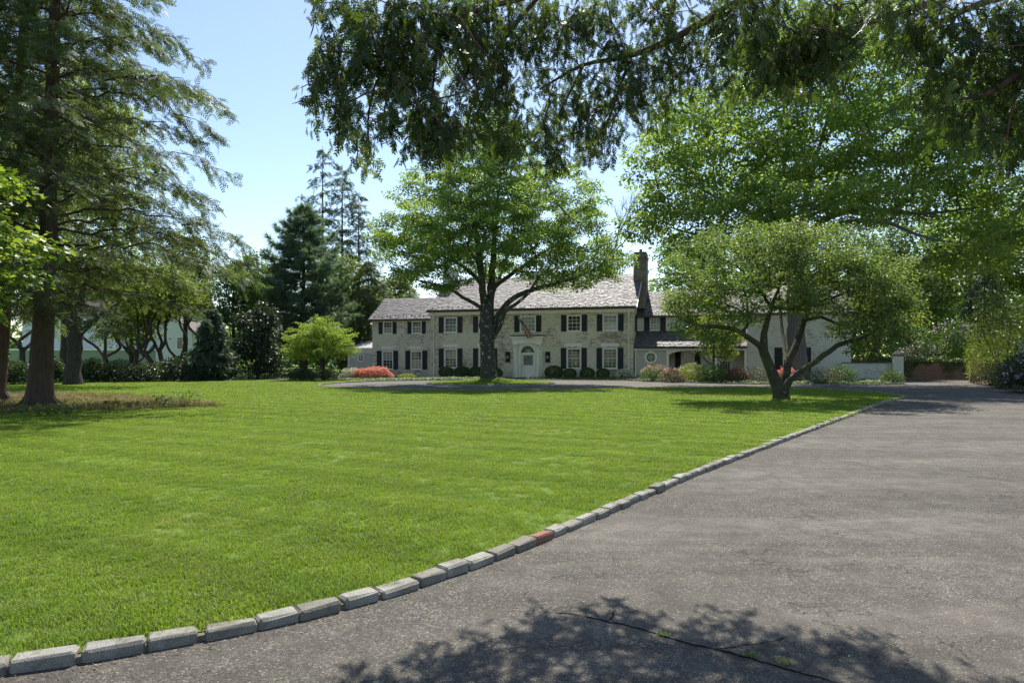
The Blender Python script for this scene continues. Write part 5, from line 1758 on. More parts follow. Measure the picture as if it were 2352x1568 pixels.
# maple boughs reaching in from the left
tree('maple_tree', 'sunlit maple with large bright leaves at the left edge before the hemlock',
     [[(-15.6, 15.2, 0, .26), (-15.5, 15.2, 1.6, .2), (-15.3, 15.1, 3.2, .17), (-15.2, 15.0, 5.2, .10), (-15.1, 15, 7.4, .03)],
      [(-15.3, 15.1, 2.6, .10), (-13.8, 15.0, 3.5, .07), (-12.0, 14.9, 4.2, .045), (-10.8, 14.8, 4.4, .02)],
      [(-15.3, 15.1, 3.4, .10), (-14.0, 14.6, 4.8, .07), (-12.6, 14.3, 5.8, .04), (-11.6, 14.2, 6.3, .015)],
      [(-15.3, 15.1, 3.8, .09), (-16.6, 15.6, 5.0, .06), (-17.6, 16, 6, .02)]],
     [(-12.7, 14.8, 4.3, 2.2, 1.8, .95), (-11.6, 14.7, 3.75, 1.5, 1.3, .65), (-12.6, 14.6, 5.4, 1.9, 1.6, .8), (-15.4, 15.2, 6.6, 2.4, 2.2, 1.5), (-17.2, 15.6, 5.2, 2, 2, 1.2), (-12.9, 14.5, 6.9, 1.4, 1.3, .75), (-12.3, 14.9, 3.0, 1.1, 1.0, .5), (-12.8, 14.8, 2.9, 1.4, 1.1, .6), (-11.0, 14.8, 4.2, .9, .8, .5)],
     310, .50, 52, .14, LM_MAPLE, BK_DARK, 404, flat=.45, droop=.45, tilt=.4, tmpl=LOBED, spacing=.3, zmin=2.2, pix=False, r0=.008, bow=.05, gz=.05, group=None)
# dark forked tree at the back of the lawn
tree('maple_tree', 'dark forked trunk standing at the back of the lawn behind the hemlock',
     [[(168, 886, 39.8, .62), (168, 862, 39.8, .44), (170, 800, 39.8, .40), (172, 760, 39.8, .44), (172, 720, 39.8, .36), (166, 680, 39.8, .26), (160, 600, 39.8, .15)],
      [(178, 768, 39.8, .2), (200, 752, 39.6, .16), (225, 728, 39.4, .13), (255, 708, 39.2, .08), (300, 670, 39, .03)],
      [(176, 730, 39.8, .24), (186, 690, 39.8, .2), (200, 640, 39.8, .12), (230, 580, 39.8, .04)],
      [(168, 740, 39.8, .14), (150, 712, 39.8, .11), (140, 680, 39.8, .07), (110, 640, 39.8, .03)]],
     [(170, 600, 39.8, 150, 70, 4), (280, 620, 39, 120, 60, 3.6), (90, 620, 40, 110, 60, 3.6), (200, 500, 40, 150, 90, 4), (330, 640, 38.6, 90, 45, 3), (230, 410, 40, 120, 90, 4)],
     260, .95, 75, .19, LM_MID, BK_DARK, 505, spacing=.6, zmin=4.6, r0=.012)


def twisty(label, px, Y, seed, top, half, lm=LM_YELLOW):
    g_ = rs(seed)
    b = at(px, 822, Y); x = b[0]
    z1 = 2.0 + g_.uniform(-.3, .4)
    limbs = [[(x, Y, 0, .24), (x + g_.normal(0, .15), Y, .9, .19), (x + g_.normal(0, .25), Y, z1, .17)]]
    tx = limbs[0][-1][0]
    for s_ in (-1, 1, .2):
        o1 = s_ * g_.uniform(.45, .8)
        limbs.append([(tx, Y, z1 - .3, .12), (tx + o1, Y + g_.normal(0, .3), z1 + .4, .105), (tx + o1 * 1.5 + g_.normal(0, .2), Y + g_.normal(0, .4), z1 + 1.4, .09),
                      (tx + o1 * 1.3 + g_.normal(0, .3), Y + g_.normal(0, .5), z1 + 2.5, .07), (tx + o1 * 2.2, Y + g_.normal(0, .6), z1 + 4, .03)])
    zt = at(px, top, Y)[2]; hw_ = half / F * Y
    lob = [(x, Y, zt - 1.6, hw_, hw_, 1.6), (x - hw_ * .6, Y + .5, zt - 2.5, hw_ * .7, hw_ * .7, 1.2), (x + hw_ * .6, Y - .5, zt - 2.4, hw_ * .7, hw_ * .7, 1.2), (x, Y - 1, zt - 3.2, hw_ * .8, hw_ * .8, .8)]
    return tree('garden_tree', label, limbs, lob, 80, .9, 70, .18, lm, BK_TWIST, seed, pix=False, zmin=2.8, spacing=.5, group='twisted trees behind the dark hedge shrubs', r0=.012)


twisty('twisted forked tree behind the dark shrubs, next right of the dark forked trunk', 244, 50, 61, 560, 75)
twisty('twisted tree with two close stems in the middle of the row behind the shrubs', 318, 51, 62, 590, 70)
twisty('straighter tree with paired trunks behind the dark shrubs', 343, 50, 63, 570, 70, LM_MID)
twisty('wide-forked small tree behind the grey-green shrub', 376, 51, 64, 610, 65)
twisty('thin crooked tree before the neighbour\'s gable', 404, 52, 65, 620, 60, LM_MID)
twisty('twisted ivy-clad tree seen between the two hemlock trunks', 55, 46, 66, 600, 80, LM_MID)

# understory glow behind the hemlock
gtree('garden_tree', 'sunlit yellow-green tree behind the twisted trunks', 300, 58, 640, 75, 830, LM_YELLOW, BK_DARK, 71, nc=110, rc=.9, nl=75, L=.22)
gtree('shade_tree', 'tall green tree filling the sky behind the hemlock crown', 150, 56, 60, 190, 620, LM_YELLOW, BK_DARK, 72, nc=210, rc=1.6, nl=75, L=.30, trunk_r=.35)
gtree('shade_tree', 'rounded green tree between the hemlock and the small spruce', 425, 62, 520, 70, 720, LM_MID, BK_DARK, 73, nc=120, rc=1.1, nl=75, L=.24)
gtree('shade_tree', 'tall tree at the far left behind the leaning trunk', -20, 52, 150, 140, 640, LM_MID, BK_DARK, 74, nc=150, rc=1.5, nl=70, L=.30, trunk_r=.3)

conifer('spruce_tree', 'small dense dark spruce standing at the back of the lawn', (*(gd(488, 875)), .04), 5.2, [(.2, 2.0), (.9, 1.9), (2.2, 1.4), (3.8, .75), (5.1, .1)], 110, .09, LM_SPRUCE, BK_DARK, 21, SP_FIR,
        droop=.35, rise=.15, sl=.34, side=9, per=4, hang=.4, tipup=.1)
gtree('magnolia_tree', 'dark glossy magnolia behind the iron fence', 592, 51.5, 694, 62, 862, LM_MAG, BK_DARK, 22, nc=140, rc=.6, nl=72, L=.22, trunk_r=.12)
gtree('garden_tree', 'pale green leafy tree between the small spruce and the magnolia', 535, 58, 600, 62, 800, LM_FAR, BK_DARK, 23, nc=130, rc=.9, nl=80, L=.22)
gtree('shade_tree', 'light green tree at the left foot of the big pine', 590, 66, 570, 60, 760, LM_FAR, BK_DARK, 24, nc=120, rc=1.1, nl=80, L=.26)
conifer('pine_tree', 'broad blue-green white pine left of the house', ((697 - CX) / F * 62, 62, .04), 15.4, [(2.4, 3.0), (3.6, 4.2), (6.5, 4.3), (9.5, 3.5), (12.5, 2.1), (15.3, .3)], 88, .34, LM_PINE, BK_DARK, 25, SP_TUFT,
        droop=.05, rise=.12, sl=.55, side=11, per=6, hang=.05, tipup=.25, jit=.2)
for px_, top_, sd_, lab in ((741, 336, 26, 'tallest bare-topped spruce rising behind the white pine'), (786, 376, 27, 'tall narrow spruce just right of the tallest one'), (824, 440, 28, 'thin brownish spruce nearest the beech crown')):
    Yc = 76 + (sd_ - 26) * 1.5
    zt = at(px_, top_, Yc)[2]
    conifer('spruce_tree', lab, ((px_ - CX) / F * Yc, Yc, .0), zt, [(3, 4.0), (8, 3.9), (13, 3.2), (zt - 5, 2.0), (zt - 2, 1.1), (zt, .12)], 52, .26, LM_SPRUCE, BK_DARK, sd_, SP_FIR,
            droop=.22, rise=.10, sl=.66, side=8, per=3, hang=.35, tipup=.14, jit=.25)
conifer('hemlock_tree', 'dark hemlock close behind the left wing of the house', ((846 - CX) / F * 67, 67, 0), 11.4, [(.8, 3.6), (4, 3.6), (8, 2.4), (11.3, .2)], 70, .2, LM_HEM, BK_DARK, 29, SP_FIR, droop=.3, rise=.15, sl=.55, side=9, per=4, hang=.4)
conifer('hemlock_tree', 'dark evergreen top showing above the left wing roof', ((935 - CX) / F * 84, 84, 0), 10.6, [(2, 4.6), (6, 3.9), (9.5, 1.6), (10.5, .3)], 60, .2, LM_HEM, BK_DARK, 30, SP_FIR, droop=.25, rise=.15, sl=.65, side=8, per=4, hang=.35)
gtree('shade_tree', 'green tree between the tall spruces and the left wing', 800, 70, 590, 75, 800, LM_MID, BK_DARK, 31, nc=130, rc=1.2, nl=80, L=.26)

gtree('shade_tree', 'round green tree top above the left wing roof beside the beech', 905, 80, 628, 62, 760, LM_MID, BK_DARK, 43, nc=110, rc=1.2, nl=80, L=.28)
# bright Japanese maple by the pavilion
tree('japanese_maple', 'bright yellow-green Japanese maple before the lattice pavilion',
     [[(742, 868, 48.6, .13), (742, 850, 48.6, .10), (738, 835, 48.6, .085), (735, 815, 48.6, .06)],
      [(742, 846, 48.6, .06), (720, 822, 48.4, .05), (695, 800, 48.2, .035), (675, 785, 48, .015)],
      [(742, 842, 48.6, .06), (758, 815, 48.6, .05), (780, 790, 48.6, .03), (795, 775, 48.6, .012)],
      [(738, 832, 48.6, .05), (735, 790, 49, .04), (742, 750, 49.2, .015)],
      [(738, 835, 48.6, .05), (725, 800, 47.6, .035), (715, 775, 47, .015)]],
     [(735, 778, 48.6, 70, 34, 2.0), (690, 800, 48.2, 38, 26, 1.3), (785, 798, 48.6, 36, 26, 1.3), (735, 748, 48.8, 46, 22, 1.5), (700, 772, 48, 40, 24, 1.4), (772, 770, 48.8, 40, 24, 1.4), (735, 806, 47.4, 60, 20, 1.2)],
     230, .42, 110, .105, LM_LIME, BK_DARK, 32, flat=.32, droop=.35, tilt=.7, spacing=.25, zmin=.9, r0=.006, bow=.03)

# behind and right of the house
gtree('shade_tree', 'thin-topped tree with bare twigs behind the ridge, right of the beech', 1400, 74, 520, 40, 720, LM_FAR, BK_DARK, 33, nc=46, rc=.9, nl=45, L=.2, trunk_r=.2)
g = rs(90)
m = MB()
root = empty('bare_tree', (at(1395, 822, 72)[0], 72, 0)); tag(root, 'dead leafless branches rising against the sky right of the beech', 'tree')
bx_ = at(1395, 822, 72)[0]


def bare(p, d, l_, r_, dep):
    e = p + d * l_
    midp = (p + e) / 2 + g.normal(0, .05 * l_, 3)
    m.tube([p, midp, e], [r_, r_ * .85, r_ * .65], 5, False)
    if dep == 0: return
    for i in range(3 if dep > 1 else 4):
        dd = norm(d + g.normal(0, .30, 3) + np.array([.0, 0, .16]))
        bare(p + (e - p) * g.uniform(.45, 1), dd, l_ * g.uniform(.6, .85), r_ * .6, dep - 1)


m.tube([(0, 0, -.1), (-.2, 0, 5), (-.3, 0, 9)], [.24, .18, .13], 7)
bare(np.array([-.3, 0, 8.8]), norm(np.array([.22, 0, 1])), 4.2, .11, 4)
bare(np.array([-.2, 0, 8.0]), norm(np.array([.5, .2, 1])), 2.6, .07, 3)
m.build('trunk', BK_DARK, root, True)
gtree('shade_tree', 'blue-green tree rising behind the chimney and the link roof', 1590, 78, 545, 95, 720, LM_FAR, BK_DARK, 34, nc=150, rc=1.3, nl=80, L=.28)
gtree('shade_tree', 'green tree behind the roof of the right wing', 1790, 72, 560, 110, 740, LM_FAR, BK_DARK, 35, nc=150, rc=1.3, nl=80, L=.28)
gtree('holly_tree', 'rounded yellow-tinged holly before the porch', 1640, 46.5, 688, 66, 852, LM_YELLOW, BK_DARK, 36, nc=150, rc=.45, nl=85, L=.11, trunk_r=.10)
gtree('shade_tree', 'dark-trunked tree behind the low white garden wall', 2010, 52, 640, 100, 800, LM_YELLOW, BK_DARK, 37, nc=170, rc=.95, nl=85, L=.2, trunk_r=.30)
gtree('shade_tree', 'green tree behind the gate, left of the mauve rhododendron', 2090, 64, 480, 110, 790, LM_FAR, BK_DARK, 38, nc=190, rc=1.4, nl=80, L=.28)
gtree('shade_tree', 'tall green tree behind the gate pillar with the stone ball', 2230, 66, 420, 130, 780, LM_YELLOW, BK_DARK, 39, nc=210, rc=1.5, nl=80, L=.30)
gtree('shade_tree', 'tall green tree at the right edge behind the willowy shrub', 2370, 58, 400, 120, 790, LM_YELLOW, BK_DARK, 40, nc=180, rc=1.4, nl=80, L=.28)
gtree('shade_tree', 'pale tree behind the right wing beneath the oak', 1935, 70, 560, 95, 790, LM_FAR, BK_DARK, 41, nc=150, rc=1.3, nl=80, L=.28)
conifer('spruce_tree', 'dark green spruce behind the shrubs at the right', ((2262 - CX) / F * 56, 56, 0), 9.6, [(1, 3.2), (4, 2.7), (7, 1.4), (9.5, .15)], 70, .18, LM_SPRUCE, BK_DARK, 42, SP_FIR, droop=.25, rise=.12, sl=.42, side=9, per=4, hang=.4)

# a far wood that reads as one mass
g = rs(95)
C = []
for i in range(46):
    X = g.uniform(-110, 120); Yf = g.uniform(100, 135)
    h_ = g.uniform(5.5, 9.5) * (2.4 if X > 22 else 1.0)
    q = lobes_points([(X, Yf, h_ * .62, 5, 4, h_ * .38), (X + 2, Yf, h_ * .4, 5, 4, h_ * .3), (X - 2, Yf, h_ * .35, 5, 4, h_ * .3)], 42, i + 900)
    C.append(q)
for i in range(30):
    X = g.uniform(24, 100); Yf = g.uniform(84, 110)
    h_ = g.uniform(10, 20)
    C.append(lobes_points([(X, Yf, h_ * .6, 6, 4, h_ * .4), (X + 2, Yf, 2.4, 6, 4, 2.6)], 46, i + 970))
for i in range(16):
    X = g.uniform(-100, -24); Yf = g.uniform(86, 100)
    h_ = g.uniform(5, 8)
    C.append(lobes_points([(X, Yf, h_ * .5, 6, 4, h_ * .45)], 34, i + 1010))
for i in range(24):  # unseen trees behind the camera, added to give the windows dark green reflections
    X = g.uniform(-75, 75); Yf = g.uniform(-70, -45)
    h_ = g.uniform(7, 12)
    C.append(lobes_points([(X, Yf, h_ * .5, 6, 4, h_ * .5)], 30, i + 1040))
C = np.vstack(C)
fw = ob('far_wood', leaves_mesh('far_wood', C, 1.7, 15, .92, LM_FAR, 96, .7, .2, .6)); tag(fw, 'distant green wood closing the view behind the gardens', 'wood', None, 'stuff')

# ------------------------------------------------------------------ cedar boughs overhanging from the right
cedar = empty('cedar_tree', (7.2, 3.2, 0)); tag(cedar, 'cedar whose dark drooping boughs hang into the top of the picture', 'tree')
cb = np.array([7.2, 3.2, 0.0])
s = Skel(40000)
s.limb([(7.2, 3.2, -.1, .55), (7.2, 3.2, .6, .42), (7.15, 3.25, 3, .36), (7.1, 3.3, 7, .28), (7.05, 3.3, 11, .15), (7, 3.3, 14, .05)], .5, .01, usable=False)
tr_ = lambda z: (7.13, 3.27, z, .12)


def cl_(pts, r0, r1):
    w = np.linspace(r0, r1, len(pts))
    return [(*at(a, b, c), r) for (a, b, c), r in zip(pts, w)]


CL = [[tr_(6.6)] + cl_([(2050, -160, 7.0), (1850, -60, 7.1), (1690, 10, 7.1), (1560, 82, 7.1), (1450, 128, 7.1), (1340, 150, 7.0), (1240, 205, 6.8)], .066, .010),
      [tr_(6.8)] + cl_([(1900, -230, 6.6), (1500, -120, 6.4), (1250, -20, 6.3), (1110, 20, 6.1), (1010, 60, 5.75), (950, 108, 5.55), (880, 130, 5.35), (800, 120, 5.1), (730, 118, 4.95)], .036, .005),
      cl_([(1250, -20, 6.3), (1180, 60, 6.5), (1120, 150, 6.5), (1080, 260, 6.4), (1060, 330, 6.3)], .022, .006),
      cl_([(1010, 60, 5.75), (1000, 150, 5.65), (990, 240, 5.6), (985, 310, 5.55)], .016, .004),
      cl_([(900, 125, 5.4), (860, 200, 5.3), (845, 280, 5.25), (850, 340, 5.2)], .012, .004),
      cl_([(1450, 128, 7.1), (1420, 210, 7.1), (1390, 290, 7.1), (1330, 350, 7.1)], .02, .005),
      cl_([(1340, 150, 7.0), (1300, 230, 7.0), (1260, 310, 6.9)], .016, .005),
      [tr_(5.6)] + cl_([(2300, -60, 6.3), (2100, 20, 6.3), (1960, 60, 6.3), (1850, 100, 6.2), (1780, 160, 6.2)], .05, .008),
      cl_([(1960, 60, 6.3), (1900, 120, 6.2), (1860, 190, 6.2)], .016, .005),
      cl_([(1690, 10, 7.1), (1640, 90, 7.1), (1600, 180, 7.1)], .018, .005),
      [tr_(4.6)] + cl_([(2500, 60, 5.4), (2380, 140, 5.3), (2280, 210, 5.2), (2200, 230, 5.2)], .05, .008),
      cl_([(2380, 140, 5.3), (2330, 230, 5.2), (2310, 330, 5.15)], .016, .005),
      [tr_(5.2)] + cl_([(2450, -60, 5.8), (2250, 10, 5.8), (2120, 70, 5.8), (2060, 110, 5.8)], .04, .008)]
for i, li in enumerate(CL): s.limb(li, .14, .012, i + 40, n=8)


def cl_points(poly, Yf, n, seed):
    g_ = rs(seed)
    a = np.array(poly); lo, hi = a.min(0), a.max(0)
    X = g_.uniform(lo[0], hi[0], n * 4); Z = g_.uniform(lo[1], hi[1], n * 4)
    k = np.where(in_poly(X, Z, poly))[0][:n]
    return np.array([at(X[i], Z[i], Yf(X[i], Z[i]) + g_.normal(0, .16)) for i in k])


PA = [(690, -20), (700, 15), (775, 5), (800, 60), (760, 88), (712, 92), (705, 110), (716, 150), (722, 200), (760, 205), (775, 250), (800, 275), (815, 330), (845, 335), (860, 300), (890, 285), (905, 255), (925, 250), (940, 290),
      (975, 325), (1000, 340), (1030, 300), (1075, 310), (1120, 330), (1165, 350), (1215, 335), (1250, 360), (1290, 380), (1335, 372), (1380, 345), (1425, 300), (1470, 275), (1530, 250), (1560, 215), (1600, 170), (1640, 190), (1690, 200),
      (1710, 120), (1720, -25), (690, -25)]
PAU = [(690, -260), (2500, -260), (2500, -20), (690, -20)]
PB = [(1690, -20), (1700, 100), (1750, 150), (1800, 170), (1850, 190), (1900, 150), (1960, 90), (2010, 20), (2010, -20)]
PC = [(2000, -20), (2020, 80), (2060, 130), (2100, 180), (2140, 250), (2180, 300), (2250, 320), (2330, 345), (2420, 350), (2480, 200), (2480, -20)]
yA = lambda x, z: np.interp(x, [700, 1000, 1300, 1600, 1700], [4.9, 5.6, 6.9, 7.2, 7.0])
CC = np.vstack([cl_points(PA, yA, 980, 1), cl_points(PB, lambda x, z: 6.2, 200, 2), cl_points(PC, lambda x, z: 5.35, 330, 3), cl_points(PAU, lambda x, z: 6.3, 45, 4)])
# thin out random pockets so the sky shows between the boughs
hole = np.sin(CC[:, 0] * 5.3 + 1.1) * np.sin(CC[:, 2] * 6.1 + CC[:, 0] * 1.7) > .62
CC = CC[~hole]
s.attach(CC, cb + np.array([0, 0, 6.0]), seg=.12, bow=.10, wob=.16, seed=8)
ob('trunk', s.mesh('trunk', BK_CEDAR, .0020, .42, cb, sides=3, rmax=.008), cedar)
g = rs(44)
SPp, SPd, SPn, SPl, SPv = [], [], [], [], []
for c in CC:
    # a hanging twig with alternating flat fronds
    n = g.integers(9, 13)
    tl = g.uniform(.16, .34)
    a = g.uniform(0, 6.28)
    ax = norm(np.array([math.cos(a) * .45, math.sin(a) * .45, -1.0]))
    sd = norm(np.cross(ax, np.array([math.sin(a * 3), math.cos(a * 3), .2])))
    w = np.linspace(-.25, 1, n)
    q = c + ax * (w * tl)[:, None] + g.normal(0, .02, (n, 3))
    sg = np.where(np.arange(n) % 2 == 0, 1, -1)[:, None]
    SPp.append(q); SPd.append(ax * .75 + sd * sg * g.uniform(.35, .9, (n, 1)) + g.normal(0, .22, (n, 3)) + np.array([0, 0, -.25]))
    SPn.append(np.cross(ax, sd) + g.normal(0, .45, (n, 3))); SPl.append(g.uniform(.07, .145, n))
    cvv = g.uniform(0, .55) if g.uniform() > .12 else .9
    SPv.append(np.clip(cvv + g.normal(0, .12, n), 0, 1))
P = np.vstack(SPp); D = np.vstack(SPd); N_ = np.vstack(SPn); L_ = np.concatenate(SPl); vv = np.concatenate(SPv)
V, T, k = place(SP_CEDAR, P, D, N_, L_)
ob('crown', mesh_np('crown', V - cb, T, LM_CEDAR, vv[k]), cedar)
# brown seed clusters and dead fronds
i_ = g.choice(len(P), 420, replace=False)
V, T, k = place(SP_FIR, P[i_] + g.normal(0, .02, (420, 3)), D[i_] + g.normal(0, .5, (420, 3)), N_[i_], L_[i_] * .45)
ob('seed_clusters', mesh_np('seed_clusters', V - cb, T, LM_CONE, g.uniform(0, 1, 420)[k]), cedar)

# ------------------------------------------------------------------ shrubs
# clipped boxwoods under the front windows
proto = None
for i, (x_, w_, lab) in enumerate(((2.01, 1.18, 'clipped round boxwood nearest the left downspout under the front windows'), (3.39, 1.24, 'second clipped boxwood from the left downspout'),
                                   (4.62, 1.20, 'clipped boxwood half hidden left of the beech trunk'), (6.30, .95, 'clipped boxwood peeping out right of the beech trunk'),
                                   (10.95, 1.40, 'largest clipped boxwood just right of the front door'), (12.2, .98, 'clipped boxwood second to the right of the front door'),
                                   (13.54, 1.10, 'clipped boxwood third to the right of the front door'), (14.75, 1.00, 'clipped boxwood nearest the right downspout'))):
    p = hw(x_, -1.5, .02)
    if proto is None:
        b0 = empty('boxwood_bush', p)
        g = rs(300); n = 5200
        d = norm(g.normal(size=(n, 3))); d = d[d[:, 2] > -.75]; n = len(d)
        q = d * (1 - .16 * g.uniform(0, 1, n) ** 2 + .025 * np.sin(d[:, 0] * 9) * np.sin(d[:, 1] * 8 + 1))[:, None]
        V, T, k = place(LEAF, q * np.array([.5, .5, .42]) + np.array([0, 0, .40]), d + g.normal(0, .6, (n, 3)), d + g.normal(0, .45, (n, 3)), .055 * g.uniform(.6, 1.3, n))
        ob('foliage', mesh_np('foliage', V, T, LM_BOX, g.uniform(0, 1, n)[k]), b0)
        MB().tube([(0, 0, -.08), (.02, 0, .2), (.0, .02, .5)], [.04, .035, .012], 6).build('stem', BK_DARK, b0, True)
        proto = b0; o = b0
    else:
        o = proto.copy(); COL.objects.link(o)
        for ch_ in proto.children:
            c_ = ch_.copy(); COL.objects.link(c_); c_.parent = o
    o.location = p; o.rotation_euler = (0, 0, i * 1.3); o.scale = (w_, w_, w_ * .55 + .42)
    tag(o, lab, 'shrub', 'clipped boxwoods along the house front')

bush('azalea_bush', 'long coral-red azalea in full bloom before the left wing', 857, 864, 50.5, 88, 26, LM_MID, 310, nl=3600, L=.06, dep=.8, blossoms=(LM_CORAL, 1150, -.1), bl=.05, bumpy=.20)
bush('azalea_bush', 'cream-flowered azalea beside the coral azalea', 806, 864, 50.8, 50, 24, LM_COVER, 311, nl=2600, L=.07, blossoms=(LM_WHITE, 260, .0), bl=.05)
bush('laurel_bush', 'dark glossy bush at the left end of the bed by the lawn', 692, 875, 47.6, 60, 28, LM_DARK, 312, nl=3000, L=.10, tmpl=OVAL)
bush('laurel_bush', 'dark leafy bush under the Japanese maple', 745, 872, 48.6, 62, 26, LM_DARK, 313, nl=2800, L=.09, tmpl=OVAL)
bush('euonymus_bush', 'low yellow-green bush before the left wing corner', 935, 869, 50.6, 40, 14, LM_YELLOW, 314, nl=1500, L=.08)
bush('azalea_bush', 'sprawling white-flowered azalea at the right corner of the main house', 1435, 868, 49.8, 46, 22, LM_DARK, 315, nl=1300, L=.06, blossoms=(LM_WHITE, 170, .1), bl=.045, fill=.6)
# mixed bed before the right wing
RB = [(1500, 872, 46.6, 66, 36, LM_COVER, 'pink-topped azalea nearest the main house in the right bed', (LM_PINK, 110, .45), .06),
      (1545, 872, 45.0, 56, 30, LM_TAN, 'tan and pink azalea with a magenta spray low in front', (LM_PINK, 60, -.2), .06),
      (1590, 866, 45.8, 80, 40, LM_YELLOW, 'yellow-green azalea before the porch arch', (LM_WHITE, 60, .3), .07),
      (1640, 872, 44.0, 76, 40, LM_BOX, 'rounded green bush under the holly', None, .08),
      (1694, 872, 43.4, 48, 34, LM_TAN, 'dull maroon azalea between two green bushes', (LM_MAROON, 90, .0), .05),
      (1745, 872, 43.2, 96, 38, LM_TAN, 'wide olive-tan azalea left of the apple stems', None, .055),
      (1806, 866, 43.6, 44, 32, LM_MID, 'small red azalea glimpsed between the apple stems', (LM_CORAL, 420, .0), .05),
      (1890, 874, 41.8, 96, 38, LM_TAN, 'olive-tan azalea right of the oak trunk', None, .055),
      (1938, 874, 42.6, 62, 42, LM_BOX, 'dark upright boxwood before the low white wall', None, .06),
      (2049, 876, 42.6, 54, 30, LM_BOX, 'clipped round bush at the foot of the white gate pillar', None, .055)]
for i, (px_, py_2, Y_, w_, h_, lm_, lab, bls, L_2) in enumerate(RB):
    bush('azalea_bush' if ('azalea' in lab) else 'garden_bush', lab, px_, py_2, Y_, w_, h_, lm_, 330 + i, nl=3400, L=L_2 * 1.1, blossoms=bls, bumpy=.05 if 'clipped' in lab else .14, bl=.05)
# dark shrubs at the back left
LB_ = [(30, 886, 40, 90, 56, 'dark bush behind the leaning trunk at the left edge'), (150 - 28, 882, 42, 60, 62, 'dark rhododendron between the hemlock and the forked trunk'),
       (212, 880, 43.5, 64, 58, 'tall loose rhododendron just right of the forked trunk'), (268, 879, 44.5, 90, 52, 'broad dark rhododendron in the middle of the left hedge'),
       (340, 878, 45, 90, 50, 'dark rhododendron under the paired trunks'), (398, 877, 46, 72, 56, 'grey-green rhododendron beside the small spruce'),
       (445, 877, 46.4, 60, 40, 'low dark bush at the left foot of the small spruce')]
for i, (px_, py_2, Y_, w_, h_, lab) in enumerate(LB_):
    bush('rhododendron_bush', lab, px_, py_2, Y_, w_, h_, LM_DARK if i != 5 else LM_MAG, 350 + i, nl=3000, L=.15, tmpl=OVAL, fill=.45, bumpy=.22)
bush('garden_bush', 'dark evergreen bush filling the shade behind the iron fence', 610, 868, 52.5, 110, 50, LM_DARK, 358, nl=3600, L=.15, tmpl=OVAL, fill=.5)
# right side
bush('rhododendron_bush', 'tall rhododendron topped with mauve flowers beside the stone ball', 2195, 868, 52.6, 96, 130, LM_COVER, 360, nl=5200, L=.15, tmpl=OVAL, blossoms=(LM_MAUVE, 60, .55), bl=.10, bumpy=.22)
bush('rhododendron_bush', 'dark rhododendron with few mauve flowers behind the ivy wall', 2110, 866, 53.2, 100, 90, LM_DARK, 361, nl=4200, L=.15, tmpl=OVAL, blossoms=(LM_MAUVE, 22, .0), bl=.10, bumpy=.22)
bush('willow_bush', 'large feathery light green shrub at the right edge', 2305, 880, 41.5, 150, 215, LM_YELLOW, 362, nl=11000, L=.13, bumpy=.30, dep=2.2, aspect=.4)
bush('azalea_bush', 'tan-leaved azalea at the foot of the red brick pillar', 2275, 880, 39.5, 84, 52, LM_TAN, 363, nl=3600, L=.08, blossoms=None)
bush('rhododendron_bush', 'near rhododendron with lilac flowers at the right edge of the drive', 2362, 905, 31.5, 110, 96, LM_DARK, 364, nl=4200, L=.13, tmpl=OVAL, blossoms=(LM_MAUVE, 30, -.1), bl=.075, bumpy=.2)
bush('garden_bush', 'green undergrowth between the azalea and the lilac rhododendron', 2318, 892, 36.2, 70, 40, LM_MID, 365, nl=2600, L=.09)


# ground cover in the beds
def cover(name, label, X, Y, h, L, lm, seed, z=.03):
    g_ = rs(seed); n = len(X)
    Z = z + h * g_.uniform(.15, 1, n) * (.75 + .25 * np.sin(X * 3.1) * np.sin(Y * 2.7))
    P = np.stack([X, Y, Z], 1); a = g_.uniform(0, 6.28, n)
    D = np.stack([np.cos(a), np.sin(a), g_.normal(-.1, .25, n)], 1); N_ = np.array([0, 0, 1.0]) + g_.normal(0, .3, (n, 3))
    V, T, k = place(LEAF, P, D, N_, L * g_.uniform(.6, 1.3, n))
    o_ = ob(name, mesh_np(name, V, T, lm, g_.uniform(0, 1, n)[k])); tag(o_, label, 'ground cover', None, 'stuff')


g = rs(81)
i_ = g.integers(int(len(k3) * .16), len(k3) - 1, 26000); t_ = norm(k3[i_ + 1] - k3[i_]); nn = np.stack([-t_[:, 1], t_[:, 0]], 1)
q = k3[i_] + nn * (.16 + np.abs(g.uniform(0, 1, 26000)) * 1.9)[:, None] + t_ * g.uniform(-.2, .2, 26000)[:, None]
dx = (q - HL) @ HU; dy = (q - HL) @ HB
k = ~((dx > 7.3) & (dx < 9.6) & (dy > -5.5)) & (dy < -.3)
cover('ground_cover', 'low yellow-green pachysandra edging the beds along the drive', q[k, 0], q[k, 1], .22, .10, LM_COVER, 82)
X = g.uniform(-17, -7, 5200); Y = g.uniform(46, 50.5, 5200); k = in_poly(X, Y, bed_poly)
cover('ground_cover', 'low green ground cover left of the coral azalea', X[k], Y[k], .20, .10, LM_COVER, 83)
X = g.uniform(20, 34, 5000); Y = g.uniform(26, 47, 5000); k = in_poly(X, Y, verge_poly) & in_poly(X - .5, Y, verge_poly)
cover('ground_cover', 'ragged ground cover under the right hand shrubs', X[k], Y[k], .22, .12, LM_MID, 84)
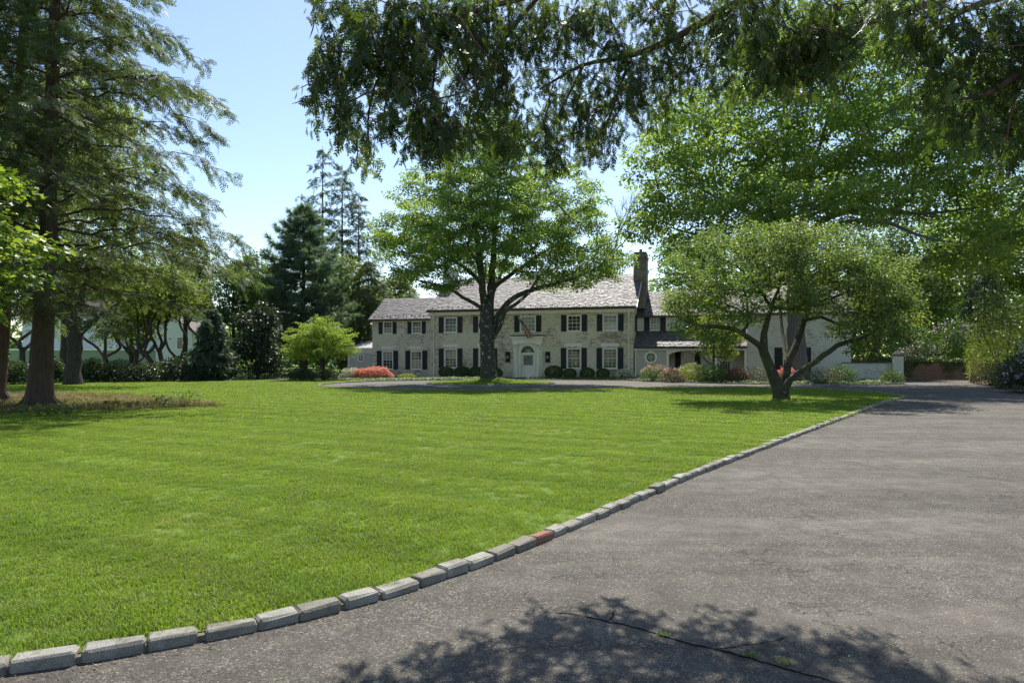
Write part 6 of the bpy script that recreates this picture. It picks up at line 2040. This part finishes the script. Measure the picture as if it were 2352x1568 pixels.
# weeds by the hemlock and in the drive crack
g = rs(88)
WD_ = [(gd(92, 958), .32, 'leafy weed clump left of the hemlock root'), (gd(155, 958), .38, 'leafy weed clump before the hemlock trunk'), (gd(565, 932), .0, ''), (gd(372, 936), .34, 'pale weed clump in the dry grass'),
       (gd(428, 928), .42, 'tallest pale weed in the dry grass'), (gd(253, 940), .25, 'small weed between hemlock and dry grass')]
for (p, s_, lab) in WD_:
    if not lab: continue
    n = 130
    r_ = empty('weed_plant', (p[0], p[1], .05)); tag(r_, lab, 'weed', 'weeds on the bare patch')
    P = np.stack([g.normal(0, s_ * .8, n), g.normal(0, s_ * .5, n), np.abs(g.uniform(.05, 1, n)) * s_ * .9], 1)
    V, T, k = place(OVAL, P, g.normal(0, 1, (n, 3)) * np.array([1, 1, .4]), np.array([0, 0, 1.0]) + g.normal(0, .4, (n, 3)), .10 * g.uniform(.6, 1.3, n))
    ob('leaves', mesh_np('leaves', V, T, LM_COVER, g.uniform(0, 1, n)[k]), r_)
    mb = MB()
    for i in range(5):
        a = i * 1.26
        mb.tube([(0, 0, -.03), (math.cos(a) * s_ * .3, math.sin(a) * s_ * .25, s_ * .4), (math.cos(a) * s_ * .6, math.sin(a) * s_ * .45, s_ * .8)], [.008, .006, .003], 4)
    mb.build('stem', LM_COVER, r_)
for (px_, py_2, lab) in ((1522, 1459, 'smallest green weed tuft at the upper end of the asphalt crack'), (1727, 1508, 'brightest weed tuft halfway along the asphalt crack'), (1803, 1523, 'lowest weed tuft in the asphalt crack')):
    p = gd(px_, py_2); n = 46
    r_ = empty('crack_weed', (p[0], p[1], 0)); tag(r_, lab, 'weed', 'weeds in the drive crack')
    P = np.stack([g.normal(0, .024, n), g.normal(0, .010, n), g.uniform(.002, .016, n)], 1)
    V, T, k = place(LEAF, P, g.normal(0, 1, (n, 3)) + np.array([0, 0, .5]), np.array([0, 0, 1.0]) + g.normal(0, .5, (n, 3)), .017 * g.uniform(.6, 1.3, n))
    ob('leaves', mesh_np('leaves', V, T, LM_YELLOW, g.uniform(.3, 1, n)[k]), r_)
print('TRIS', sum(len(o.data.polygons) for o in bpy.data.objects if o.type == 'MESH'), 'OBJ', len(bpy.data.objects))
